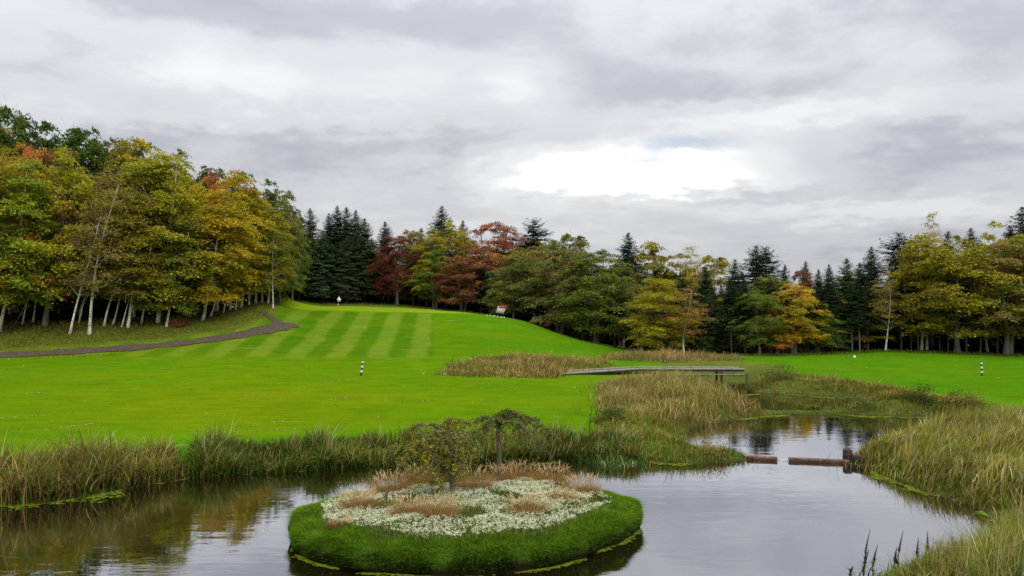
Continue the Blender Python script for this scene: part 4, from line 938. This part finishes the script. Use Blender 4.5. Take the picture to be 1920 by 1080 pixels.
def build_island():
    na = 160; a = np.linspace(0, 2*math.pi, na, endpoint=False); v = []; c = []
    for k, (rr, z) in enumerate(zip(PR_R, PR_Z)):
        p = isl_pt(rr*(1+(.012*np.sin(a*17)+.01*np.sin(a*31+1))*(rr > .9)), a); zz = z+(.06*np.sin(a*7)+.04*np.sin(a*13+2))*(.8 < rr)*(z > .1)
        v.append(np.c_[p, zz+np.zeros(na)]); c.append(np.tile([.03, .023, .012] if z < .2 else ([.06, .12, .012] if rr > .8 else [.06, .07, .02]), (na, 1)))
    m = len(PR_R); i = np.arange(m-1)[:, None]*na; j = np.arange(na)[None, :]; j2 = (j+1) % na
    q = np.stack([i+j, i+na+j, i+na+j2, i+j2], -1).reshape(-1, 4)
    t = NT('island_soil'); col = t.attr('Col').outputs['Color']; nz = t.noise(5, 5, .7)
    col = t.n('ShaderNodeHueSaturation', {'Color': col, 'Value': t.math('MULTIPLY_ADD', nz, 1.0, .5)}).outputs[0]
    mt = t.surf(t.n('ShaderNodeBsdfDiffuse', {'Color': col}).outputs[0])
    link('island', mesh_np('island', np.concatenate(v), [q], mt, {'Col': np.concatenate(c)}, True), kind='structure')
    # turf rim: short dense grass, tufts hanging over the edge
    r = np.random.default_rng(41); n = 95000
    rho = np.sqrt(r.uniform(.79**2, 1.0, n)); k = r.uniform(size=n) < .36; rho[k] = r.uniform(.95, 1.0, k.sum())
    ang = r.uniform(0, 2*math.pi, n); p = isl_pt(rho, ang)
    z = isl_z(rho)+(.06*np.sin(ang*7)+.04*np.sin(ang*13+2)); edge = smooth(.9, .99, rho)
    drop = edge*r.uniform(0, 1, n)*.16*(.2+1.2*clumpy(p, 3.1, r)); z = np.maximum(z-drop, .10+.06*r.uniform(size=n))
    base = np.c_[p, z]
    nrm = isl_pt(np.full(n, 1.2), ang)-isl_pt(np.full(n, 1.0), ang); od = np.arctan2(nrm[:, 1], nrm[:, 0])
    tuft = .6*clumpy(p, 5.5, r)+.4*clumpy(p+7, 13, r)
    col = pal(n, [(.125, .255, .012), (.175, .32, .018), (.075, .155, .012), (.2, .27, .03)], [4, 3, 2, 1], .24, r)*(.6+.65*tuft)[:, None]
    h = r.uniform(.07, .16, n)*(.75+.5*tuft)*(1+.35*edge)
    B = Bl(); B.add(*blades(base, h, np.full(n, .016), np.abs(r.normal(.5, .3, n))+edge*.9, col*.8, col*1.2, 2, r.normal(od, 1.0), 1.0, 5))
    # leafy weeds on the side of the rim, their dark greens painting in its shade
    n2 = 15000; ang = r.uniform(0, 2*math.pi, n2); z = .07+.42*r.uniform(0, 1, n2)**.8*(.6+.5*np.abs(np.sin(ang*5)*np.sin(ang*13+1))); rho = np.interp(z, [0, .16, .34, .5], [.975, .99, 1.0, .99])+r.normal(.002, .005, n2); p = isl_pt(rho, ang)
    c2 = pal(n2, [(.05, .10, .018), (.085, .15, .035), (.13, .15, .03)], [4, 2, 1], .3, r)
    nrm = isl_pt(np.full(n2, 1.2), ang)-isl_pt(np.full(n2, 1.0), ang)
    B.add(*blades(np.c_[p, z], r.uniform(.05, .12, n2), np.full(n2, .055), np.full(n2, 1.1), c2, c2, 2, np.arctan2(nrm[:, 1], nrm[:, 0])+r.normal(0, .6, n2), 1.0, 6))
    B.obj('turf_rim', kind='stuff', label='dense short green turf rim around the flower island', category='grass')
    # algae line at the foot
    rr = np.random.default_rng(4); m = 2600; an = rr.uniform(math.radians(180), math.radians(350), m); an = an[np.sin(an*9)+.8*np.sin(an*23+1)+rr.normal(0, .5, m) > -.1]; m = len(an)
    flakes('algae_mat', isl_pt(.985+np.abs(rr.normal(0, .016, m)), an), rr.uniform(.015, .05, m), 'lime algae line at the foot of the island', rr)
build_island()

TUFTS = [  # column, row of the foot, width m, height m, label
 (640, 985, .9, .32, 'low reddish grass tuft at the left end of the flower bed'), (672, 955, 1.3, .62, 'leftmost feathery tan grass tuft on the island'),
 (735, 930, 1.5, .75, 'feathery grass tuft second from left at the back of the bed'), (790, 915, 1.5, .8, 'tall feathery tuft left of the crooked tree trunk'),
 (885, 925, 1.5, .8, 'feathery tuft right beside the crooked tree trunk'), (975, 898, 1.4, .8, 'feathery tuft right behind the straight tree trunk'),
 (1035, 905, 1.5, .75, 'feathery tuft at the back right of the bed'), (1090, 925, 1.4, .65, 'rightmost tall feathery tuft of the island'),
 (765, 972, 1.2, .6, 'front tan tuft left of the middle'), (822, 975, 1.4, .66, 'large front tan tuft in the middle of the flowers'),
 (990, 965, 1.5, .55, 'front tan tuft right of the middle'), (1055, 945, 1.1, .45, 'small tuft between the right flowers'), (940, 905, 1.0, .7, 'tuft at the foot of the straight tree')]
def build_bed():
    r = np.random.default_rng(52); tp = []
    for k, (px, py, w, h, lb) in enumerate(TUFTS):
        X, Y = G0(px, py, .86); rho, _ = isl_rho(np.array(X), np.array(Y)); z = float(isl_z(rho)); tp.append((X, Y, w))
        n = 750; a = r.uniform(0, 6.283, n); q = w*.30*np.sqrt(r.uniform(0, 1, n)); b = np.c_[q*np.cos(a)*1.25, q*np.sin(a)*.9, np.zeros(n)-.03]
        red = (k == 0); c = pal(n, [(.46, .27, .10), (.52, .35, .15), (.32, .18, .06), (.28, .22, .05)], [4, 3, 2, 1.4], .2, r)
        if red: c = pal(n, [(.24, .10, .06), (.2, .16, .04), (.14, .16, .03)], [2, 2, 1], .2, r)
        B = Bl(); B.add(*blades(b, h*r.uniform(.6, 1.1, n), np.full(n, .011), np.abs(r.normal(.35, .2, n))+.5*q/(w*.3), c*.7, c*1.1, 3, a+r.normal(0, .5, n), 1.0, k))
        m = 90; a = r.uniform(0, 6.283, m); q = w*.32*np.sqrt(r.uniform(.1, 1, m)); b = np.c_[q*np.cos(a)*1.25, q*np.sin(a)*.9, h*r.uniform(.62, .9, m)]
        c = pal(m, [(.58, .38, .19), (.62, .46, .26)], [1, 1], .15, r)      # feathery plumes
        B.add(*blades(b, h*r.uniform(.22, .36, m), np.full(m, .035), np.abs(r.normal(.7, .25, m)), c, c*1.1, 3, a+r.normal(0, .4, m), 1.0, k+50))
        root = empty('ornamental_grass', (X, Y, z), lb, 'grass tuft', 'feathery grass tufts on the island')
        B.obj('blades', parent=root)
    # white flower carpet
    nh = 8500; rho = .835*np.sqrt(r.uniform(0, 1, nh)); ang = r.uniform(0, 6.283, nh); hp = isl_pt(rho, ang); k = r.integers(3, 9, nh); j = np.repeat(np.arange(nh), k); n = len(j)
    p = hp[j]+r.normal(0, .032, (n, 2)); rho = rho[j]
    keep = np.ones(n, bool)
    for X, Y, w in tp: keep &= (((p[:, 0]-X)/(w*.42))**2+((p[:, 1]-Y)/(w*.30))**2) > r.uniform(.5, 1.3, n)
    patch = clumpy(p, 2.1, r)*(.5+.7*clumpy(p+2, 6.1, r)); keep &= patch > .2*r.uniform(.3, 1.7, n)
    p = p[keep]; rho = rho[keep]; n = len(p); z = isl_z(rho)+.10+.13*clumpy(p, 1.4, r)+.07*clumpy(p, 5.5, r)+r.normal(0, .025, n)
    s = r.uniform(.009, .017, n)*np.repeat(r.uniform(.7, 1.5, nh), k)[keep]; V = []; T = []
    ring = np.arange(5)*2*math.pi/5
    v = np.zeros((n, 6, 3)); v[:, 5] = np.c_[p, z+s*.55]
    for k in range(5): v[:, k] = np.c_[p[:, 0]+s*np.cos(ring[k]+rho*40), p[:, 1]+s*np.sin(ring[k]+rho*40), z-s*.25]
    b = (np.arange(n)*6)[:, None]; T = np.concatenate([b+np.array([[k, (k+1) % 5, 5]]) for k in range(5)])
    cw = pal(n, [(.70, .70, .46), (.52, .56, .25), (.78, .78, .66)], [3, 2.2, 2], .10, r); cw = np.clip(cw, 0, .85)
    B = Bl(); B.add(v.reshape(-1, 3), np.zeros((0, 4), int), T, np.repeat(cw, 6, 0))
    B.obj('white_flowers', kind='stuff', label='carpet of small white flowers covering the island bed', category='flowers')
    m = 34000; j = r.integers(0, n, m); b = np.c_[p[j]+r.normal(0, .05, (m, 2)), isl_z(rho[j])-.02]; hh = (z[j]-b[:, 2])*r.uniform(.5, 1.02, m)
    c = pal(m, [(.18, .25, .05), (.27, .32, .09), (.12, .17, .035)], [3, 2, 2], .2, r)
    B = Bl(); B.add(*blades(b, hh, np.full(m, .03), np.abs(r.normal(.35, .2, m)), c*.8, c*1.2, 2, None, 1.0, 9))
    B.obj('flower_foliage', kind='stuff', label='pale green foliage under the white island flowers', category='foliage')
build_bed()

def weeping(name, X, Y, top, trunk_pts, arms, label, seed, leafcol, acc):
    """small grafted weeping tree: stem, knotted graft, arching arms that hang down"""
    r = np.random.default_rng(seed); rho, _ = isl_rho(np.array(X), np.array(Y)); z0 = float(isl_z(rho))
    root = empty(name, (X, Y, z0-.03), label, 'tree'); g = Geo()
    tp = np.array(trunk_pts, float); g.tube(tp, np.linspace(.085, .07, len(tp)), 8)
    kn = tp[-1]
    for k in range(6): d = r.normal(0, 1, 3); d /= np.linalg.norm(d); g.tube([kn-d*.05, kn+d*.08, kn+d*.14], [.07, .06, .02], 6)
    P_, C_ = [], []
    arm_o = []; brs = []
    for (pts, rad, dens) in arms:
        pts = np.array(pts, float); t = np.linspace(0, len(pts)-1, 14)
        cv = np.stack([np.interp(t, np.arange(len(pts)), pts[:, j]) for j in range(3)], 1)
        for _ in range(2): cv[1:-1] = (cv[:-2]+2*cv[1:-1]+cv[2:])/4
        arm_o.append((cv, rad)); ga = Geo(); ga.tube(cv, np.linspace(rad, .008, len(cv)), 6)
        brs.append(ga.mesh('branch', M_WBARK, True))
        for i in range(2, len(cv)):
            for _ in range(dens):                       # side twigs arch outward and hang
                a = r.uniform(0, 6.283); L = r.uniform(.25, .7); d = np.array([math.cos(a), math.sin(a)*.8, 0])
                u = np.linspace(0, 1, 5)[:, None]; tw = cv[i]+d*L*u+np.array([0, 0, 1.])*(.18*u-(.55+.25*r.uniform())*L*u**2*1.4)
                g.tube(tw, [.009, .007, .006, .005, .003], 3, False)
                n = r.integers(22, 38); q = r.uniform(.1, 1.05, n); pp = np.stack([np.interp(q, u[:, 0], tw[:, j]) for j in range(3)], 1)+r.normal(0, .035, (n, 3))
                P_.append(pp); C_.append(np.full(n, r.uniform()))
    tk = link('trunk', g.mesh('trunk', M_WBARK, True), root)
    for b_ in brs: link('branch', b_, tk)
    p = np.concatenate(P_); cl = np.concatenate(C_); n = len(p); nn = np.array([0, 0, 1.])+r.normal(0, .6, (n, 3)); nn /= np.linalg.norm(nn, axis=1)[:, None]
    a = np.cross(nn, r.normal(0, 1, (n, 3))); a /= np.linalg.norm(a, axis=1)[:, None]; b = np.cross(nn, a); s = r.uniform(.04, .078, (n, 1))
    V = np.stack([p-a*s*.6, p-b*s*.4, p+a*s*.6, p+b*s*.4], 1).reshape(-1, 3); q = (np.arange(n)*4)[:, None]+np.arange(4)[None]
    c = link('crown', mesh_np('crown', V, [q], M_LEAF, {'rnd': np.repeat(r.uniform(0, 1, n), 4), 'clump': np.repeat(cl, 4)}), root)
    c.color = (*LEAFC[leafcol], 1); c['accent'] = list(LEAFC[acc]); c['accent_amount'] = .3
def build_weepers():
    XA, YA = G0(848, 940, .86)
    weeping('weeping_tree', XA, YA, 0, [(0, 0, -.1), (.02, 0, .35), (-.02, 0, .8), (.06, 0, 1.2), (-.02, 0, 1.6), (.05, 0, 1.95)], [
        ([(.05, 0, 1.95), (-.25, 0, 2.12), (-.6, -.05, 2.1), (-.85, -.1, 1.8), (-.92, -.1, 1.5)], .05, 3),
        ([(.05, 0, 1.95), (-.5, .3, 2.25), (-1.0, .4, 2.3), (-1.45, .45, 2.0), (-1.6, .5, 1.5)], .035, 3),
        ([(.05, 0, 1.95), (-.7, -.3, 1.95), (-1.2, -.35, 1.7), (-1.45, -.3, 1.2)], .03, 3),
        ([(.05, 0, 1.95), (-.2, .35, 2.3), (.0, .5, 2.45), (.25, .5, 2.3)], .03, 3),
        ([(.05, 0, 1.95), (.3, 0, 2.02), (.5, -.05, 1.8), (.58, -.05, 1.45)], .04, 2),
        ([(.05, 0, 1.95), (.2, -.35, 1.9), (.15, -.55, 1.5), (.1, -.6, 1.0)], .03, 2),
        ([(.05, 0, 1.95), (-.3, -.4, 1.9), (-.55, -.6, 1.5), (-.6, -.65, .95)], .03, 3),
        ([(.0, 0, .62), (.22, -.05, .95), (.42, -.05, 1.3)], .04, 1),
        ([(-.02, 0, .55), (-.35, 0, .6), (-.8, .05, .5)], .02, 1),
        ([(.02, 0, 1.2), (-.3, .2, 1.5), (-.7, .3, 1.35), (-1.0, .3, .95)], .03, 3)],
        'crooked weeping tree with arched branch and knotted top on the island', 61, 'ogreen', 'yg')
    XB, YB = G0(935, 903, .86)
    weeping('weeping_tree', XB, YB, 0, [(0, 0, -.1), (.0, 0, .6), (.02, 0, 1.2), (-.02, 0, 1.75), (.0, 0, 2.15)], [
        ([(0, 0, 2.15), (-.3, 0, 2.35), (-.6, 0, 2.38), (-.85, 0, 2.2)], .035, 2),
        ([(0, 0, 2.15), (.35, 0, 2.42), (.9, .05, 2.4), (1.4, .05, 2.2), (1.7, .05, 1.8)], .045, 3),
        ([(0, 0, 2.15), (.3, -.4, 2.3), (.8, -.6, 2.2), (1.15, -.7, 1.8), (1.25, -.7, 1.35)], .035, 3),
        ([(0, 0, 2.15), (.2, .5, 2.4), (.6, .8, 2.35), (1.0, .9, 1.95)], .035, 3),
        ([(0, 0, 2.15), (-.1, -.4, 2.4), (-.3, -.7, 2.25), (-.45, -.8, 1.9)], .03, 2),
        ([(0, 0, 2.05), (-.4, .1, 2.0), (-.8, .1, 1.85), (-1.2, .1, 1.75)], .025, 2),
        ([(0, 0, 2.15), (.1, .1, 2.5), (.35, .1, 2.6), (.7, .1, 2.5)], .03, 2)],
        'straight stemmed weeping tree with flat umbrella crown on the island', 62, 'ogreen', 'dgreen')
build_weepers()

# ------------------------------------------------------------------ man-made things
M_WHITE = mat_plain('white_paint', (.78, .78, .74), .5, .06, 5)
M_BLACK = mat_plain('black_paint', (.012, .012, .014), .5, .2, 5)
M_RED = mat_plain('red_paint', (.55, .03, .06), .5, .1, 4)
M_WOOD = mat_plain('weathered_wood', (.30, .27, .23), .9, .25, 5, (.42, .39, .34), .1, .4)
M_DWOOD = mat_plain('dark_timber', (.05, .035, .028), .9, .3, 5, (.09, .06, .045), .1, .4)
M_RWOOD = mat_plain('red_brown_timber', (.16, .075, .05), .85, .3, 4, (.26, .15, .10), .15, .4)
M_SHEET = mat_plain('faded_sheet', (.52, .51, .50), .6, .1, 5)
M_STONE = mat_plain('pale_stone', (.55, .53, .48), .9, .2, 5)

def marker_post(px, py, Y, h, tilt, label, bands=7):
    X = (px-960)/F*Y; root = empty('marker_post', (X, Y, hz1(X, Y)-.02), label, 'post', 'black and white distance posts')
    root.rotation_euler = (math.radians(2), math.radians(tilt), 0)
    hs = [.19, .17, .15, .17, .14, .13, .05]; hs = [x*h for x in hs]; z = 0
    for k, b in enumerate(hs):
        g = Geo(); r = .072 if k % 2 == 0 else .078
        g.tube([(0, 0, z), (0, 0, z+.01), (0, 0, z+b-.01), (0, 0, z+b)], [r*.96, r, r, r*.96], 14)
        link('black_band' if k % 2 == 0 else 'white_band', g.mesh('band', M_BLACK if k % 2 == 0 else M_WHITE, False), root); z += b
marker_post(677, 702, 63.5, 1.22, 8, 'tilted black and white banded post on the left fairway')
marker_post(1841, 704, 64, 1.13, -2.5, 'upright black and white banded post on the right lawn')
def hooded_post():
    Y = 124.5; X = (634-960)/F*Y; root = empty('marker_post', (X, Y, hz1(X, Y)-.02), 'small post with bulging white hood on the far edge of the plateau', 'post')
    g = Geo(); g.tube([(0, 0, 0), (0, 0, .38)], [.06, .06], 10); link('white_band', g.mesh('band', M_WHITE), root)
    g = Geo(); g.tube([(0, 0, .38), (.02, 0, .66)], [.06, .06], 10); link('black_band', g.mesh('band', M_BLACK), root)
    g = Geo(); g.tube([(.02, 0, .62), (.05, 0, .72), (.12, 0, .88), (.13, 0, 1.02), (.13, 0, 1.18), (.13, 0, 1.26), (.13, 0, 1.34), (.13, 0, 1.44)], [.12, .20, .30, .36, .22, .14, .15, .06], 12)
    link('hood', g.mesh('hood', M_WHITE, True), root)
hooded_post()

def info_board():
    Y = 103.2; X = (936-960)/F*Y; z = hz1(X, Y); root = empty('information_board', (X, Y, z), 'white information board with red heading on dark legs at the slope edge', 'sign')
    R = Matrix.Rotation(math.radians(6), 4, 'Y')@Matrix.Rotation(math.radians(-22), 4, 'X')
    sh = Matrix.Identity(4)
    def panel(name, w0, w1, z0, z1, th, mat, y=0, par=None):
        g = Geo(); v = []
        for zz in (z0, z1):
            for yy in (y-th/2, y+th/2):
                for xx in (w0, w1): v.append((xx+(zz-.35)*.42, yy+(zz)*.28, zz-.14*(xx)))
        q = [(0,1,5,4), (3,2,6,7), (1,3,7,5), (2,0,4,6), (4,5,7,6), (2,3,1,0)]
        g.add(v, q); return link(name, g.mesh(name, mat), par or root)
    panel('board', -.52, .52, .42, 1.28, .04, M_STONE)
    sheet = panel('sheet', -.47, .47, .46, 1.10, .012, M_SHEET, -.03)
    panel('heading', -.40, .56, 1.06, 1.36, .02, M_RED, -.035)
    for k, zz in enumerate((.62, .74, .86, .98)): panel('text_line', -.36, .32-.1*(k % 2), zz, zz+.035, .006, M_STONE, -.042, sheet)
    for xx in (-.4, .42):
        g = Geo(); g.tube([(xx-.05, 0, -.1), (xx+.02, .12, .5)], [.035, .03], 8); link('leg', g.mesh('leg', M_BLACK), root)
        g = Geo(); g.tube([(xx-.05, .6, -.1), (xx+.15, .3, .95)], [.03, .025], 8); link('strut', g.mesh('strut', M_BLACK), root)
info_board()
def stones():
    r = random.Random(3)
    for k, (px, dy) in enumerate([(913, 0), (919, .2), (925, -.1), (927, .4), (933, 0), (939, .3), (940, -.2), (945, .1)]):
        Y = 102.2+dy; X = (px-960)/F*Y; s = r.uniform(.06, .09)
        g = Geo(); g.tube([(0, 0, -.05), (.01, 0, s*.35), (0, .01, s*.9), (0, 0, s*1.2), (0, 0, s*1.35)], [s*.8, s, s*.85, s*.5, s*.1], 9)
        link('stone', g.mesh('stone', M_WHITE, True), None, (X, Y, hz1(X, Y)), label='small white stone in the grass edge below the information board', category='stone', group='white stones below the board')
    Y = 81; X = (1602-960)/F*Y; g = Geo(); s = .14
    g.tube([(0, 0, -.02), (0, 0, s*.3), (0, 0, s), (0, 0, s*1.6), (0, 0, s*1.95), (0, 0, s*2.02)], [s*.6, s*.85, s, s*.75, s*.35, s*.05], 14)
    link('tee_marker', g.mesh('tee_marker', M_WHITE, True), None, (X, Y, hz1(X, Y)), label='white ball marker lying on the right lawn near the trees', category='marker')
    Y = 65.5; X = (922-960)/F*Y; g = Geo(); g.box((0, 0, .04), (.5, .3, .1), Matrix.Rotation(.2, 4, 'Z'), .03)
    link('flat_stone', g.mesh('flat_stone', M_STONE), None, (X, Y, hz1(X, Y)+.02), label='pale flat stone at the front of the tan rushes', category='stone')
stones()

def footbridge():
    # ramp from the left lawn up to a level deck over the stream
    A, B, C = np.array([3.9, 63.4]), np.array([10.1, 65.4]), np.array([18.9, 65.6])
    ptop = [hz1(3.9, 63.4)+.16, 1.38, 1.34]
    root = empty('footbridge', (float(B[0]), float(B[1]), .2), 'long low weathered wooden footbridge over the stream behind the reeds', 'bridge')
    o = np.array([B[0], B[1], .2])
    segs = [(np.r_[A, ptop[0]]-o, np.r_[B, ptop[1]]-o), (np.r_[B, ptop[1]]-o, np.r_[C, ptop[2]]-o)]
    r = random.Random(2); g = Geo()
    for a, b in segs:
        L = np.linalg.norm(b-a); d = (b-a)/L; n = int(L/.155); yaw = math.atan2(d[1], d[0]); pitch = -math.asin(d[2])
        rot = Matrix.Rotation(yaw, 4, 'Z')@Matrix.Rotation(pitch, 4, 'Y'); sd = np.array([-d[1], d[0], 0])
        for k in range(n): g.box(a+d*(k+.5)*L/n+[0, 0, -.12+r.uniform(-.006, .006)], (.14, 1.5, .045), rot)
        for s, nm in ((-1, 'kerb_beam'), (1, 'kerb_beam')):
            gb = Geo(); gb.box((a+b)/2+sd*s*.78+[0, 0, -.045], (L+.04, .13, .10), rot, .012); link(nm, gb.mesh(nm, M_WOOD), root)
        for s in (-1, 1):
            gb = Geo(); gb.box((a+b)/2+sd*s*.68+[0, 0, -.20], (L, .12, .10), rot, .01); link('bearer', gb.mesh('bearer', M_DWOOD), root)
    link('planking', g.mesh('planking', M_WOOD), root, kind='stuff')
    gb = Geo(); a, b = segs[1]; gb.box((5.1, -.95, .70), (7.2, .07, .06), None, .01); link('lower_rail', gb.mesh('lower_rail', M_WOOD), root)
    for x in (6.9,):
        for s in (-.85, .8):
            gb = Geo(); gb.box((x, s, .3), (.16, .16, 1.5), None, .015); link('pile', gb.mesh('pile', M_DWOOD), root)
    # short dark timber edging left of the ramp
    z = hz1(3.4, 63.8); gb = Geo(); gb.box((0, 0, .07), (2.4, .22, .16), Matrix.Rotation(math.radians(-4), 4, 'Z'), .02)
    link('timber_edging', gb.mesh('timber_edging', M_DWOOD), None, (2.7, 63.9, z+.05), label='dark timber baulk in the lawn left of the footbridge ramp', category='timber')
footbridge()

def weir():
    Y = 35.0; X0 = (1405-960)/F*Y
    root = empty('weir', (X0, Y, 0), 'low red brown timber weir between the two ponds with a spill notch', 'weir')
    def beam(nm, p0, p1, w, h, zc, mat):
        x0 = (p0[0]-960)/F*p0[1]-X0; x1 = (p1[0]-960)/F*p1[1]-X0; y0 = p0[1]-Y; y1 = p1[1]-Y
        L = math.hypot(x1-x0, y1-y0); g = Geo(); g.box(((x0+x1)/2, (y0+y1)/2, zc), (L, w, h), Matrix.Rotation(math.atan2(y1-y0, x1-x0), 4, 'Z'), .015)
        link(nm, g.mesh(nm, mat), root)
    beam('top_beam', (1400, 35.25), (1457.5, 34.95), .24, .10, .10, M_RWOOD)
    beam('top_beam', (1478.5, 34.85), (1592, 34.35), .24, .10, .10, M_RWOOD)
    beam('face_board', (1400, 35.14), (1457, 34.84), .05, .30, -.06, M_DWOOD)
    beam('face_board', (1479, 34.74), (1592, 34.22), .05, .30, -.06, M_DWOOD)
    beam('notch_sill', (1458, 35.02), (1478, 34.93), .2, .2, -.07, M_STONE)
    beam('wing_board', (1584, 34.6), (1632, 33.6), .10, .34, .2, M_DWOOD)
    beam('corner_post', (1582, 34.75), (1596, 34.72), .32, .55, .24, M_DWOOD)
    beam('wing_board', (1590, 33.6), (1640, 32.9), .08, .2, .06, M_DWOOD)
weir()

# dried flower spikes on the near bank
def spikes():
    r = random.Random(9); rr = np.random.default_rng(3)
    S_ = [(1607, 1062, 1118, 14), (1632, 1030, 1100, 12), (1634, 992, 1110, 8), (1648, 1022, 1105, 9), (1683, 1026, 1110, 3), (1698, 994, 1115, 8), (1724, 1008, 1112, 2), (1737, 996, 1108, -4), (1672, 1040, 1110, -14)]
    nm = ['leftmost', 'second', 'third', 'fourth', 'sixth', 'seventh', 'eighth', 'ninth', 'fifth']
    for (px, top, bot, lean), w in zip(S_, nm):
        Y = 20.2; X = (px+math.tan(math.radians(-lean))*(bot-top)*.9-960)/F*Y; z0 = max(.05, hz1(X, Y)); zt = CAMZ-(top-HZ)*Y/F; h = zt-z0
        root = empty('loosestrife', (X, Y, z0), f'dark dry loosestrife seed spike on the near bank, {w} from the left', 'seed spike', 'dry seed spikes on the near bank')
        u = np.linspace(0, 1, 9); st = np.c_[math.tan(math.radians(lean))*h*u**1.3, .05*np.sin(u*3), h*u]
        g = Geo(); g.tube(st, np.linspace(.010, .004, 9), 5); link('stem', g.mesh('stem', M_DBARK), root)
        g = Geo(); n = 46
        for k in range(n):
            t = .50+.5*k/n; c = np.array([np.interp(t, u, st[:, j]) for j in range(3)]); a = k*2.4; s = .026*(1.25-.9*(t-.5)*2)
            d = np.array([math.cos(a), math.sin(a), .55]); g.tube([c, c+d*s*.8, c+d*s*1.3], [s*.45, s*.42, s*.1], 5)
        link('seed_head', g.mesh('seed_head', mat_seed), root)
        V = Bl(); m = 34; tt = rr.uniform(.02, .5, m); b = np.stack([np.interp(tt, u, st[:, j]) for j in range(3)], 1); c = pal(m, [DGRN, GRN, (.1, .12, .03)], [2, 2, 1], .25, rr)
        V.add(*blades(b, rr.uniform(.08, .2, m), np.full(m, .026), np.full(m, 1.0), c, c, 2, None, 1.0, int(px))); V.obj('leaves', parent=root)
mat_seed = mat_plain('seed_brown', (.045, .028, .020), .9, .3, 20, (.075, .045, .03), .1)
spikes()
